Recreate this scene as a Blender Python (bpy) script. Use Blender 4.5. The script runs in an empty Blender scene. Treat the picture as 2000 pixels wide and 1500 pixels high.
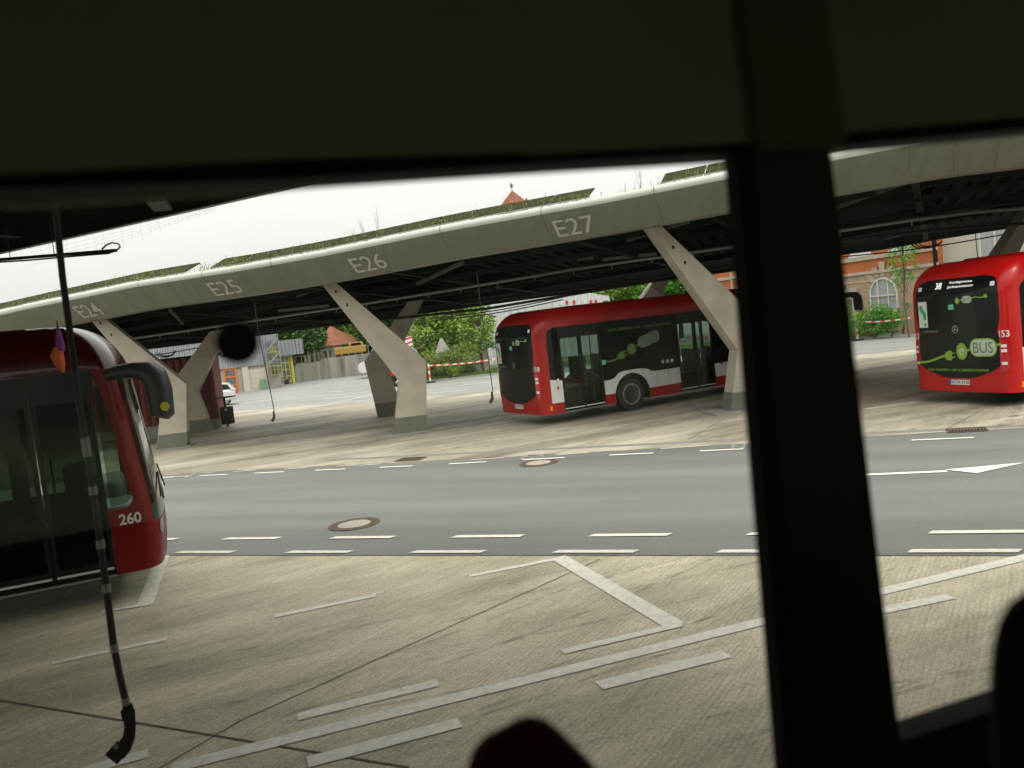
import bpy, bmesh, math, random
from mathutils import Vector, Matrix
from math import radians as rad, sin, cos, pi, sqrt
random.seed(7)
D = bpy.data
SC = bpy.context.scene
COL = SC.collection

# ------------------------------------------------------------------ camera
F, H, PITCH, ROLL = 1650.0, 2.85, rad(4.13), -rad(6.28)
CM = Matrix.Rotation(pi/2 - PITCH, 3, 'X') @ Matrix.Rotation(ROLL, 3, 'Z')
cd = D.cameras.new('camera'); cam = D.objects.new('camera', cd); COL.objects.link(cam)
cam.matrix_world = Matrix.Translation((0, 0, H)) @ CM.to_4x4()
cd.sensor_width = 36; cd.lens = F/2000*36; cd.clip_start = 0.02; cd.clip_end = 3000
cd.dof.use_dof = True; cd.dof.focus_distance = 17; cd.dof.aperture_fstop = 3.3
SC.camera = cam
# ------------------------------------------------------------------ world, sun, exposure
w = D.worlds.new('World'); SC.world = w; w.use_nodes = True
nt = w.node_tree; nt.nodes.clear()
o_ = nt.nodes.new('ShaderNodeOutputWorld'); bg = nt.nodes.new('ShaderNodeBackground')
sky = nt.nodes.new('ShaderNodeTexSky'); sky.sky_type = 'NISHITA'; sky.sun_disc = False
SUN_EL, SUN_AZ = rad(55), rad(150)
sky.sun_elevation = SUN_EL; sky.sun_rotation = SUN_AZ; sky.air_density = 1.0; sky.dust_density = 4.0
hs = nt.nodes.new('ShaderNodeHueSaturation'); hs.inputs['Saturation'].default_value = 0.06
mx = nt.nodes.new('ShaderNodeMix'); mx.data_type = 'RGBA'; mx.inputs[0].default_value = 0.72
mx.inputs[7].default_value = (9.6, 9.5, 9.35, 1)          # even cloud layer over the sky
nt.links.new(sky.outputs[0], hs.inputs['Color']); nt.links.new(hs.outputs[0], mx.inputs[6])
tg = nt.nodes.new('ShaderNodeTexCoord'); sx = nt.nodes.new('ShaderNodeSeparateXYZ'); mr_ = nt.nodes.new('ShaderNodeMapRange')   # overcast: three times brighter overhead
nt.links.new(tg.outputs['Generated'], sx.inputs[0]); nt.links.new(sx.outputs[2], mr_.inputs[0]); mr_.inputs[3].default_value = .42; mr_.inputs[4].default_value = 1.30
vm_ = nt.nodes.new('ShaderNodeVectorMath'); vm_.operation = 'SCALE'; nt.links.new(mx.outputs[2], vm_.inputs[0]); nt.links.new(mr_.outputs[0], vm_.inputs['Scale'])
nt.links.new(vm_.outputs[0], bg.inputs[0]); bg.inputs[1].default_value = 0.12
nt.links.new(bg.outputs[0], o_.inputs[0])
sl = D.lights.new('sun', 'SUN'); sl.energy = 0.6; sl.angle = rad(25); sl.color = (1, .97, .92)
so = D.objects.new('sun', sl); COL.objects.link(so)
sd = Vector((sin(SUN_AZ)*cos(SUN_EL), cos(SUN_AZ)*cos(SUN_EL), sin(SUN_EL)))
so.rotation_euler = sd.to_track_quat('Z', 'Y').to_euler()
vs = SC.view_settings; vs.view_transform = 'Standard'; vs.look = 'None'; vs.exposure = 1.05; vs.gamma = 1
SC.cycles.max_bounces = 10; SC.cycles.transparent_max_bounces = 24

# ------------------------------------------------------------------ measuring helpers
def ray(x, y): return CM @ Vector(((x-1000)/F, -(y-750)/F, -1))
def G(x, y, z=0.0):
    r = ray(x, y); t = (z-H)/r.z; return Vector((r.x*t, r.y*t, z))
def YP(x, y, d):
    r = ray(x, y)*1.0; r = r*(d/r.y); return Vector((r.x, r.y, r.z+H))
RV = Vector((cos(rad(-21.8)), sin(rad(-21.8)), 0)); NV = Vector((sin(rad(21.8)), cos(rad(21.8)), 0))
def P(s, n, z=0.0): return RV*s + NV*n + Vector((0, 0, z))
def SN(v): return v.dot(RV), v.dot(NV)
def onn(x, y, n):                       # point of the sight line on the vertical plane at distance n across the road
    r = ray(x, y); t = n/(r.x*NV.x+r.y*NV.y); p = r*t; p.z += H; return p
class Fr:                               # a vertical plane: s along it, t towards the viewer, z up
    def __init__(s, o, u):
        s.o = Vector((o[0], o[1], 0)); s.u = Vector((u[0], u[1], 0)).normalized(); s.t = Vector((s.u.y, -s.u.x, 0))
    def p(s, a, z, t=0.0): return s.o + s.u*a + s.t*t + Vector((0, 0, z))
    def px(s, x, y):
        r = ray(x, y); k = s.t.dot(s.o)/(s.t.x*r.x+s.t.y*r.y); q = r*k
        return ((q-s.o).dot(s.u), q.z+H)
def lerp(a, b, t): return a+(b-a)*t
def interp(tab, x):
    if x <= tab[0][0]: a, b = tab[0], tab[1]
    elif x >= tab[-1][0]: a, b = tab[-2], tab[-1]
    else:
        for a, b in zip(tab, tab[1:]):
            if a[0] <= x <= b[0]: break
    return lerp(a[1], b[1], (x-a[0])/(b[0]-a[0]))

# ------------------------------------------------------------------ materials
MATS = {}
def mat(name, col, rough=.6, metal=0., var=.0, vs_=3., bump=0., bs=40., spec=.5, coat=0., col2=None, stretch=None, emit=None, detail=4):
    if name in MATS: return MATS[name]
    m = D.materials.new(name); m.use_nodes = True; n = m.node_tree.nodes; l = m.node_tree.links
    b = n['Principled BSDF']; b.inputs['Base Color'].default_value = (*col, 1); b.inputs['Roughness'].default_value = rough
    b.inputs['Metallic'].default_value = metal; b.inputs['Specular IOR Level'].default_value = spec
    b.inputs['Coat Weight'].default_value = coat
    if emit: b.inputs['Emission Color'].default_value = (*emit[0], 1); b.inputs['Emission Strength'].default_value = emit[1]
    tc = n.new('ShaderNodeTexCoord'); mp = n.new('ShaderNodeMapping'); l.new(tc.outputs['Object'], mp.inputs[0])
    if stretch: mp.inputs['Rotation'].default_value = (0, 0, stretch[0]); mp.inputs['Scale'].default_value = stretch[1]
    if var or col2:
        no = n.new('ShaderNodeTexNoise'); no.inputs['Scale'].default_value = vs_; no.inputs['Detail'].default_value = detail
        l.new(mp.outputs[0], no.inputs['Vector'])
        cr = n.new('ShaderNodeValToRGB'); cr.color_ramp.elements[0].position = .3; cr.color_ramp.elements[1].position = .7
        c2 = col2 or tuple(min(1, c*(1+var)) for c in col); c1 = col if col2 else tuple(c*(1-var) for c in col)
        cr.color_ramp.elements[0].color = (*c1, 1); cr.color_ramp.elements[1].color = (*c2, 1)
        l.new(no.outputs[0], cr.inputs[0]); l.new(cr.outputs[0], b.inputs['Base Color'])
    if bump:
        nb = n.new('ShaderNodeTexNoise'); nb.inputs['Scale'].default_value = bs; nb.inputs['Detail'].default_value = 3
        bp = n.new('ShaderNodeBump'); bp.inputs['Strength'].default_value = bump; bp.inputs['Distance'].default_value = .01
        l.new(mp.outputs[0], nb.inputs['Vector']); l.new(nb.outputs[0], bp.inputs['Height']); l.new(bp.outputs[0], b.inputs['Normal'])
    MATS[name] = m; return m
def glass(name, tint, refl=1.0, rough=.02):
    m = D.materials.new(name); m.use_nodes = True; n = m.node_tree.nodes; l = m.node_tree.links; n.clear()
    o = n.new('ShaderNodeOutputMaterial'); t = n.new('ShaderNodeBsdfTransparent'); t.inputs[0].default_value = (*tint, 1)
    g = n.new('ShaderNodeBsdfGlossy'); g.inputs['Roughness'].default_value = rough
    lw = n.new('ShaderNodeLayerWeight'); lw.inputs['Blend'].default_value = .5
    p5 = n.new('ShaderNodeMath'); p5.operation = 'POWER'; p5.inputs[1].default_value = 5; l.new(lw.outputs['Facing'], p5.inputs[0])
    f = n.new('ShaderNodeMapRange'); f.inputs[3].default_value = .045; f.inputs[4].default_value = 1; l.new(p5.outputs[0], f.inputs[0])
    mm = n.new('ShaderNodeMath'); mm.operation = 'MULTIPLY'; mm.inputs[1].default_value = refl
    s = n.new('ShaderNodeMixShader'); l.new(f.outputs[0], mm.inputs[0]); l.new(mm.outputs[0], s.inputs[0])
    l.new(t.outputs[0], s.inputs[1]); l.new(g.outputs[0], s.inputs[2]); l.new(s.outputs[0], o.inputs[0])
    MATS[name] = m; return m
def ribbed(name, col, per, rough=.5, axis=0, metal=0., depth=.35, bumpy=.6):
    m = mat(name, col, rough, metal, var=.06, vs_=.6); n = m.node_tree.nodes; l = m.node_tree.links
    tc = n.new('ShaderNodeTexCoord'); wv = n.new('ShaderNodeTexWave'); wv.wave_type = 'BANDS'
    wv.bands_direction = 'XYZ'[axis]; wv.inputs['Scale'].default_value = 1/per*.314; wv.inputs['Distortion'].default_value = 0
    l.new(tc.outputs['Object'], wv.inputs['Vector'])
    bp = n.new('ShaderNodeBump'); bp.inputs['Strength'].default_value = bumpy; bp.inputs['Distance'].default_value = depth*per
    l.new(wv.outputs[0], bp.inputs['Height']); l.new(bp.outputs[0], n['Principled BSDF'].inputs['Normal'])
    return m

# concrete ground: broomed streaks, tyre bands, stains, canopy shade in the far bands
def ground_concrete(name, base, dark, streak_rot, band_rot):
    m = D.materials.new(name); m.use_nodes = True; n = m.node_tree.nodes; l = m.node_tree.links; b = n['Principled BSDF']
    b.inputs['Roughness'].default_value = .62; b.inputs['Specular IOR Level'].default_value = .35
    tc = n.new('ShaderNodeTexCoord')
    def noise(rot, sc, scale, det=4, r=.5):
        mp0 = n.new('ShaderNodeMapping'); mp0.inputs['Rotation'].default_value = (0, 0, rot)
        mp = n.new('ShaderNodeMapping'); mp.inputs['Scale'].default_value = sc
        l.new(tc.outputs['Object'], mp0.inputs[0]); l.new(mp0.outputs[0], mp.inputs[0])
        t = n.new('ShaderNodeTexNoise'); t.inputs['Scale'].default_value = scale; t.inputs['Detail'].default_value = det; t.inputs['Roughness'].default_value = r
        l.new(mp.outputs[0], t.inputs['Vector']); return t.outputs[0]
    def ramp(s, p0, p1, c0=0., c1=1.):
        r = n.new('ShaderNodeMapRange'); r.inputs[1].default_value = p0; r.inputs[2].default_value = p1
        r.inputs[3].default_value = c0; r.inputs[4].default_value = c1; l.new(s, r.inputs[0]); return r.outputs[0]
    def mul(a, c): # noqa
        q = n.new('ShaderNodeMath'); q.operation = 'MULTIPLY'; l.new(a, q.inputs[0])
        if isinstance(c, float): q.inputs[1].default_value = c
        else: l.new(c, q.inputs[1])
        return q.outputs[0]
    streak = ramp(noise(streak_rot, (1, .05, 1), 14, 3, .6), .33, .67, .90, 1.05)
    streak2 = ramp(noise(streak_rot, (1, .025, 1), 62, 4, .75), .38, .62, .90, 1.05)
    mw0 = n.new('ShaderNodeMapping'); mw0.inputs['Rotation'].default_value = (0, 0, streak_rot); l.new(tc.outputs['Object'], mw0.inputs[0])
    wv = n.new('ShaderNodeTexWave'); wv.bands_direction = 'X'; wv.inputs['Scale'].default_value = 6.6; wv.inputs['Distortion'].default_value = 4.5; wv.inputs['Detail'].default_value = 3; wv.inputs['Detail Scale'].default_value = .8; wv.inputs['Detail Roughness'].default_value = .7
    l.new(mw0.outputs[0], wv.inputs['Vector']); gm_ = ramp(noise(0.5, (1, 1, 1), 1.7, 3), .35, .65, .93, .80)
    gq = n.new('ShaderNodeMapRange'); gq.inputs[1].default_value = .02; gq.inputs[2].default_value = .38; gq.inputs[4].default_value = 1.0; l.new(gm_, gq.inputs[3]); l.new(wv.outputs[0], gq.inputs[0]); groove = gq.outputs[0]
    streak2 = mul(streak2, groove)
    band = ramp(noise(band_rot, (.13, 1, 1), 1.0 if 'near' in name else .5, 8, .65), .36, .62, .66 if 'near' in name else .42, 1.12)  # tyre bands; the far slab's are darker to imitate canopy shade
    blotch = ramp(noise(0.3, (1, 1, 1), .55, 6, .6), .32, .62, .74, 1.1)
    speck = ramp(noise(0, (1, 1, 1), 46, 2), .27, .34, .60, 1.0)
    fine = ramp(noise(0, (1, 1, 1), 42, 5, .85), .32, .68, .62, 1.30)
    v = mul(mul(mul(mul(mul(streak, streak2), band), blotch), speck), fine)
    mxx = n.new('ShaderNodeMix'); mxx.data_type = 'RGBA'; mxx.clamp_factor = False
    mxx.inputs[6].default_value = (*dark, 1); mxx.inputs[7].default_value = (*base, 1)
    rr = ramp(v, .25, 1.1, 0., 1.)
    l.new(rr, mxx.inputs[0]); l.new(mxx.outputs[2], b.inputs['Base Color'])
    bp = n.new('ShaderNodeBump'); bp.inputs['Strength'].default_value = .35; bp.inputs['Distance'].default_value = .006
    l.new(v, bp.inputs['Height']); l.new(bp.outputs[0], b.inputs['Normal'])
    MATS[name] = m; return m
def ground_asphalt(name, c):
    m = mat(name, c, .55, spec=.5); n = m.node_tree.nodes; l = m.node_tree.links; b = n['Principled BSDF']
    tc = n.new('ShaderNodeTexCoord')
    a = n.new('ShaderNodeTexNoise'); a.inputs['Scale'].default_value = 40; a.inputs['Detail'].default_value = 5; a.inputs['Roughness'].default_value = .9
    mp = n.new('ShaderNodeMapping'); mp.inputs['Rotation'].default_value = (0, 0, rad(21.8)); mp2 = n.new('ShaderNodeMapping'); mp2.inputs['Scale'].default_value = (.12, 1, 1)
    c2 = n.new('ShaderNodeTexNoise'); c2.inputs['Scale'].default_value = 1.1; c2.inputs['Detail'].default_value = 6
    l.new(tc.outputs['Object'], a.inputs['Vector']); l.new(tc.outputs['Object'], mp.inputs[0]); l.new(mp.outputs[0], mp2.inputs[0]); l.new(mp2.outputs[0], c2.inputs['Vector'])
    r1 = n.new('ShaderNodeMapRange'); r1.inputs[1].default_value = .25; r1.inputs[2].default_value = .75; r1.inputs[3].default_value = .60; r1.inputs[4].default_value = 1.42
    r2 = n.new('ShaderNodeMapRange'); r2.inputs[1].default_value = .3; r2.inputs[2].default_value = .7; r2.inputs[3].default_value = .78; r2.inputs[4].default_value = 1.14
    l.new(a.outputs[0], r1.inputs[0]); l.new(c2.outputs[0], r2.inputs[0])
    q = n.new('ShaderNodeMath'); q.operation = 'MULTIPLY'; l.new(r1.outputs[0], q.inputs[0]); l.new(r2.outputs[0], q.inputs[1])
    vm = n.new('ShaderNodeVectorMath'); vm.operation = 'SCALE'; vm.inputs[0].default_value = c; l.new(q.outputs[0], vm.inputs['Scale'])
    l.new(vm.outputs[0], b.inputs['Base Color'])
    bp = n.new('ShaderNodeBump'); bp.inputs['Strength'].default_value = .5; bp.inputs['Distance'].default_value = .006
    l.new(a.outputs[0], bp.inputs['Height']); l.new(bp.outputs[0], b.inputs['Normal']); return m

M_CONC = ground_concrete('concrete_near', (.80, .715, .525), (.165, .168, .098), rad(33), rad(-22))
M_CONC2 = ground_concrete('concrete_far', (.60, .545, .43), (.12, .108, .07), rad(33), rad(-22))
M_ASPH = ground_asphalt('asphalt', (.19, .195, .18))
M_YARD = ground_asphalt('yard_asphalt', (.25, .25, .235))
M_PAINT = mat('marking_paint', (0.82, 0.79, 0.68), .6, var=.14, vs_=14, bump=.3, detail=8)
M_CANO = mat('fascia_panel', (.158, .163, .122), .5, var=.13, vs_=1.6, bump=.06, bs=14, detail=9, stretch=(rad(21.8), (3.2, .5, .5)))
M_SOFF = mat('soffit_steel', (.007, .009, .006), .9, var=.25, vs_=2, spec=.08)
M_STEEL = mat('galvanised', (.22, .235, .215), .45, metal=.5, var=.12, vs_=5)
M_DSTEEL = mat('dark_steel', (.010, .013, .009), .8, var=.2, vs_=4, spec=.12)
M_LEAF_C = mat('column_concrete', (.41, .375, .295), .75, var=.12, vs_=2.2, bump=.25, bs=35, detail=7)
M_LEAF_B = mat('column_base_paint', (.13, .14, .105), .6, var=.1, vs_=5)
M_LET = mat('letter_paint', (.44, .44, .40), .5, var=.05)
M_RED1 = mat('bus_red', (.44, .005, .004), .3, coat=.25, spec=.3, var=.06, vs_=2); M_RED2 = mat('bus_red_shaded', (.30, .007, .005), .3, coat=.2, spec=.25, var=.12, vs_=2); M_ROOF3 = mat('bus_roof_shaded', (.045, .002, .002), .25, coat=.5, spec=.4); M_RED3 = mat('bus_red_deep_shade', (.16, .0015, .002), .38, coat=.12, spec=.12, var=.1, vs_=2); M_RED = M_RED1  # darker copies paint in canopy shade on the left and centre buses
M_WHITE = mat('bus_white', (.64, .64, .62), .3, coat=.3, var=.05, vs_=3)
M_BLK = mat('black_trim', (.005, .006, .005), .35, spec=.2)
M_BLKM = mat('black_matt', (.009, .010, .008), .8, spec=.15)
M_RUB = mat('rubber', (.018, .018, .016), .75, var=.3, vs_=8)
M_RIM = mat('rim_metal', (.33, .33, .31), .4, metal=.6, var=.2, vs_=7)
M_GREY = mat('grey_interior', (.10, .105, .10), .6, var=.1)
M_GREEN = mat('logo_green', (.20, .36, .03), .5)
M_LOGOW = mat('logo_pale', (.42, .50, .38), .5)
M_TXTW = mat('white_lettering', (.62, .62, .60), .5)
M_LAMPR = mat('tail_lamp_red', (.42, .004, .006), .15, coat=.8)
M_LAMPW = mat('reverse_lamp', (.75, .72, .70), .2, coat=.5)
M_AMB = mat('amber_lamp', (.8, .25, .02), .3)
M_LED = mat('led_text', (.9, .9, .85), .5, emit=((1, .97, .88), .45))
M_YEL = mat('yellow_paint', (0.562, 0.540, 0.022), .5)
M_GDARK = glass('bus_glass_dark', (.06, .08, .065), .5); M_GDOOR = glass('bus_door_glass', (.70, .76, .72), .8); M_GDOOR2 = glass('bus_door_glass_dark', (.20, .26, .21), .15)
M_GMID = glass('bus_glass', (.62, .68, .64), .9)
M_GCLR = glass('windscreen_glass', (.55, .66, .58), 1.2)
M_GOPQ = mat('black_glass', (.004, .006, .005), .08, spec=.22)

# ------------------------------------------------------------------ object helpers
def tag(o, label=None, cat=None, group=None, kind=None):
    for k, v in (('label', label), ('category', cat), ('group', group), ('kind', kind)):
        if v: o[k] = v
    return o
def empty(name, loc, rz=0., label=None, cat=None, group=None):
    o = D.objects.new(name, None); COL.objects.link(o); o.location = loc; o.rotation_euler = (0, 0, rz); o.empty_display_size = .2
    return tag(o, label, cat, group)
def obj(name, bm, m, parent=None, smooth=False, inv=None):
    bmesh.ops.recalc_face_normals(bm, faces=bm.faces)
    me = D.meshes.new(name); bm.to_mesh(me); bm.free(); me.materials.append(m)
    if smooth:
        for p in me.polygons: p.use_smooth = True
        try: me.set_sharp_from_angle(angle=rad(35))
        except Exception: pass
    o = D.objects.new(name, me); COL.objects.link(o)
    if parent: o.parent = parent
    return o
def NB(): return bmesh.new()
def poly(bm, pts):
    vs = [bm.verts.new(p) for p in pts]
    try: return bm.faces.new(vs)
    except ValueError: return None
def hexa(bm, a):                                          # 8 corners: bottom 4 then top 4
    v = [bm.verts.new(p) for p in a]
    for f in ((0, 3, 2, 1), (4, 5, 6, 7), (0, 1, 5, 4), (1, 2, 6, 5), (2, 3, 7, 6), (3, 0, 4, 7)): bm.faces.new([v[i] for i in f])
def box(bm, x0, x1, y0, y1, z0, z1):
    hexa(bm, [(x0, y0, z0), (x1, y0, z0), (x1, y1, z0), (x0, y1, z0), (x0, y0, z1), (x1, y0, z1), (x1, y1, z1), (x0, y1, z1)])
def rbox(bm, x0, x1, y0, y1, z0, z1, r=.05, seg=3):
    b2 = bmesh.new(); box(b2, x0, x1, y0, y1, z0, z1)
    bmesh.ops.bevel(b2, geom=b2.edges[:]+b2.verts[:], offset=r, segments=seg, profile=.5, affect='EDGES')
    merge(bm, b2)
def merge(bm, b2, mx=None):
    mp = {}
    for v in b2.verts: mp[v] = bm.verts.new(mx @ v.co if mx else v.co)
    for f in b2.faces:
        try: bm.faces.new([mp[v] for v in f.verts])
        except ValueError: pass
    b2.free()
def beam(bm, a, b, w, h, up=Vector((0, 0, 1))):
    a, b = Vector(a), Vector(b); d = (b-a).normalized(); s = d.cross(up)
    if s.length < 1e-4: s = d.cross(Vector((1, 0, 0)))
    s.normalize(); u = s.cross(d)
    q = lambda p, i, j: p+s*w/2*i+u*h/2*j
    hexa(bm, [q(a, -1, -1), q(a, 1, -1), q(b, 1, -1), q(b, -1, -1), q(a, -1, 1), q(a, 1, 1), q(b, 1, 1), q(b, -1, 1)])
def tube(bm, pts, r, n=8, cap=True):
    pts = [Vector(p) for p in pts]; rings = []; prev = None
    for i, p in enumerate(pts):
        d = (pts[min(i+1, len(pts)-1)]-pts[max(i-1, 0)]).normalized()
        s = (prev - d*prev.dot(d)) if prev else d.cross(Vector((0, 0, 1)) if abs(d.z) < .9 else Vector((1, 0, 0)))
        s.normalize(); prev = s; u = d.cross(s); rr = r[i] if isinstance(r, (list, tuple)) else r
        rings.append([bm.verts.new(p+(s*cos(2*pi*k/n)+u*sin(2*pi*k/n))*rr) for k in range(n)])
    for a, b in zip(rings, rings[1:]):
        for k in range(n): bm.faces.new((a[k], a[(k+1) % n], b[(k+1) % n], b[k]))
    if cap: bm.faces.new(rings[0][::-1]); bm.faces.new(rings[-1])
def lathe(bm, prof, mx, n=32):                            # prof: (radius, height) about local z, moved by mx
    rings = [[bm.verts.new(mx @ Vector((r*cos(2*pi*k/n), r*sin(2*pi*k/n), h))) for k in range(n)] for r, h in prof]
    for a, b in zip(rings, rings[1:]):
        for k in range(n): bm.faces.new((a[k], a[(k+1) % n], b[(k+1) % n], b[k]))
    if prof[0][0] > 1e-4: bm.faces.new(rings[0][::-1])
    if prof[-1][0] > 1e-4: bm.faces.new(rings[-1])
def prism(bm, pts, off):                                  # closed outline (3D, planar) pushed along off
    off = Vector(off); a = [bm.verts.new(Vector(p)) for p in pts]; b = [bm.verts.new(Vector(p)+off) for p in pts]
    n = len(a); f1 = bm.faces.new(a); f2 = bm.faces.new(b[::-1])
    for i in range(n): bm.faces.new((a[i], b[i], b[(i+1) % n], a[(i+1) % n]))
    bmesh.ops.triangulate(bm, faces=[f1, f2])
def rrect(x0, x1, z0, z1, r, seg=4, rs=None):
    rs = rs or (r, r, r, r); out = []
    for (cx, cz, a0, q) in ((x1-rs[0], z1-rs[0], 0, rs[0]), (x0+rs[1], z1-rs[1], 90, rs[1]), (x0+rs[2], z0+rs[2], 180, rs[2]), (x1-rs[3], z0+rs[3], 270, rs[3])):
        if q <= 1e-4: out.append((cx, cz)); continue
        for k in range(seg+1):
            a = rad(a0+90*k/seg); out.append((cx+q*cos(a), cz+q*sin(a)))
    return out
_txt = {}
def textgeo(s, bold=0.):
    k = (s, bold)
    if k in _txt: return _txt[k]
    c = D.curves.new('t', 'FONT'); c.body = s; c.size = 1; c.offset = bold; c.resolution_u = 3
    o = D.objects.new('t', c); COL.objects.link(o); bpy.context.view_layer.update()
    me = D.meshes.new_from_object(o.evaluated_get(bpy.context.evaluated_depsgraph_get()))
    V = [v.co.copy() for v in me.vertices]; Fc = [tuple(p.vertices) for p in me.polygons]
    x0 = min(v.x for v in V); x1 = max(v.x for v in V); y0 = min(v.y for v in V); y1 = max(v.y for v in V)
    V = [((v.x-x0)/(x1-x0), (v.y-y0)/(y1-y0)) for v in V]
    D.objects.remove(o); D.meshes.remove(me); D.curves.remove(c)
    _txt[k] = (V, Fc, (x1-x0)/(y1-y0)); return _txt[k]
def put_text(bm, s, f, u0, u1, v0, v1, bold=0.):           # f(u, v) -> 3D
    V, Fc, _ = textgeo(s, bold)
    vs = [bm.verts.new(f(u0+(u1-u0)*a, v0+(v1-v0)*b)) for a, b in V]
    for q in Fc:
        try: bm.faces.new([vs[i] for i in q])
        except ValueError: pass
def flat(bm, f, pts):                                      # outline of (u, v) laid on surface f
    fc = poly(bm, [f(u, v) for u, v in pts])
    if fc: bmesh.ops.triangulate(bm, faces=[fc])
def disc(bm, f, u, v, r, n=24, ry=None):
    flat(bm, f, [(u+r*cos(2*pi*k/n), v+(ry or r)*sin(2*pi*k/n)) for k in range(n)])
def ribbon(bm, f, pts, wd):
    L = []; R = []
    for i, (u, v) in enumerate(pts):
        a = pts[max(i-1, 0)]; b = pts[min(i+1, len(pts)-1)]; dx, dy = b[0]-a[0], b[1]-a[1]; q = math.hypot(dx, dy) or 1
        L.append(bm.verts.new(f(u-dy/q*wd/2, v+dx/q*wd/2))); R.append(bm.verts.new(f(u+dy/q*wd/2, v-dx/q*wd/2)))
    for i in range(len(L)-1): bm.faces.new((L[i], L[i+1], R[i+1], R[i]))

# ================================================================== GROUND
def sheet(name, pts, z, m):
    bm = NB(); poly(bm, [(p[0], p[1], z) for p in pts]); o = obj(name, bm, m); return tag(o, kind='structure')
sheet('ground', [(-900, -400), (900, -400), (900, 1500), (-900, 1500)], 0, M_YARD)
sheet('road', [P(-70, 9.4), P(60, 9.4), P(60, 17), P(-70, 17)], .004, M_ASPH)
sheet('concrete_apron', [P(-70, -40), P(60, -40), P(60, 9.4), P(-70, 9.4)], .008, M_CONC)
fe = []                                                    # far apron with its stepped edge against the road
for i, x in enumerate((-10, 120, 250, 330, 470, 560, 640, 760, 860, 980, 1090, 1200, 1330, 1440, 1560, 1700, 1850, 2010)):
    y = interp([(330, 926), (640, 911), (1060, 889), (1480, 866), (1690, 853), (2000, 838)], x)
    s, n = SN(G(x, y)); fe += [P(s, n+.05), P(s+.02, n-.04)]
fe = [P(-70, 16.6)] + fe + [P(60, 17)]
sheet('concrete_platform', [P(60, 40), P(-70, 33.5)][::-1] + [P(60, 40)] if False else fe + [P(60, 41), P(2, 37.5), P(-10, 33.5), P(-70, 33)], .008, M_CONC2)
M_JOINT = mat('slab_joint', (.13, .12, .085), .9, var=.5, vs_=9)
M_GUT = mat('gutter_stone', (0.240, 0.234, 0.204), .8, var=.15, vs_=6)
def strip(bm, a, b, wd, z):
    a, b = Vector(a), Vector(b); d = (b-a).normalized(); s = Vector((d.y, -d.x, 0))*wd/2
    poly(bm, [Vector((p.x, p.y, z)) for p in (a-s, a+s, b+s, b-s)])
bm = NB()
for a, b, wd in (((470, 1410), (1172, 1094), .012), ((300, 1510), (470, 1410), .012), ((0, 1370), (800, 1502), .02), ((330, 1108), (400, 1087), .012)):
    strip(bm, G(*a), G(*b), wd, .0125)
for a, b in (((1345, 860), (1420, 815)), ((1000, 1), (1001, 1)), ((1090, 885), (1200, 850)), ((700, 905), (820, 868)), ((1850, 838), (1930, 795))):
    if a[1] > 10: strip(bm, G(*a), G(*b), .02, .0125)
strip(bm, P(-30, 9.4), P(40, 9.4), .03, .0125)
tag(obj('slab_joints', bm, M_JOINT), kind='structure')
bm = NB(); strip(bm, P(-12, 17.3), P(30, 17.4), .25, .011)
tag(obj('gutter', bm, M_GUT), kind='structure')

# painted markings
bm = NB()
def mline(a, b, wd, z=.0145): strip(bm, G(*a), G(*b), wd, z)
s0 = SN(G(345, 1081))[0]; s1 = SN(G(440, 1053))[0]
for k in range(-4, 12):
    # near double row of dashes
    for (ss, nn) in ((s0, 9.56), (s1, 10.28)):
        a = ss+k*1.975; b = a+1.02
        poly(bm, [P(a-.03, nn-.06, .0145), P(b-.03, nn-.06, .0145), P(b+.03, nn+.06, .0145), P(a+.03, nn+.06, .0145)])
for x0, x1 in ((230, 290), (315, 372), (390, 443), (497, 555), (615, 675), (742, 806), (877, 950), (1020, 1103), (1190, 1277), (1366, 1452), (1560, 1640), (1780, 1902), (2030, 2120)):
    f = lambda x: interp([(390, 930), (806, 911), (1190, 890), (1452, 878), (1780, 861), (1902, 856)], x)
    strip(bm, G(x0, f(x0)), G(x1, f(x1)), .10, .0145)
# thin step marks along the edge of the far apron
for x0, x1 in ((318, 352), (372, 420), (455, 500), (555, 600), (655, 700), (700, 745), (920, 985), (1085, 1150), (1290, 1385)):
    f = lambda x: interp([(318, 929), (745, 908), (985, 896), (1385, 872)], x)
    strip(bm, G(x0, f(x0)), G(x1, f(x1)-1), .05, .0145)
BW = .125
def zig(pts, wd=BW):
    for a, b in zip(pts, pts[1:]):
        A, B = G(*a), G(*b); d = (B-A).normalized()*wd/2; strip(bm, A-d*0, B+d*0, wd, .0145)
# bay outlines
mline((917, 1127), (1095, 1092), .10); mline((1090, 1090), (1318, 1224), .20, .0153); mline((1099, 1276), (1331, 1222), .11, .0161)
mline((336, 1503), (1560, 1199), .155)
mline((1700, 1163), (2060, 1077), .155)
mline((582, 1403), (856, 1336), .14); mline((601, 1492), (899, 1414), .16); mline((1170, 1342), (1420, 1280), .16)
mline((536, 1206), (734, 1165), .10); mline((101, 1298), (327, 1250), .10); mline((1700, 1200), (1857, 1167), .14)
mline((160, 1510), (290, 1474), .14)
mline((318, 1088), (283, 1184), .19, .0153); mline((199, 1197), (297, 1181), .10, .0161)
mline((1685, 929), (1850, 922), .12)
g1, g2, g3, g4 = G(1845, 919), G(2003, 905), G(1908, 926), G(1872, 923)
poly(bm, [Vector((p.x, p.y, .0153)) for p in (g1, g2, g3)])
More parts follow.
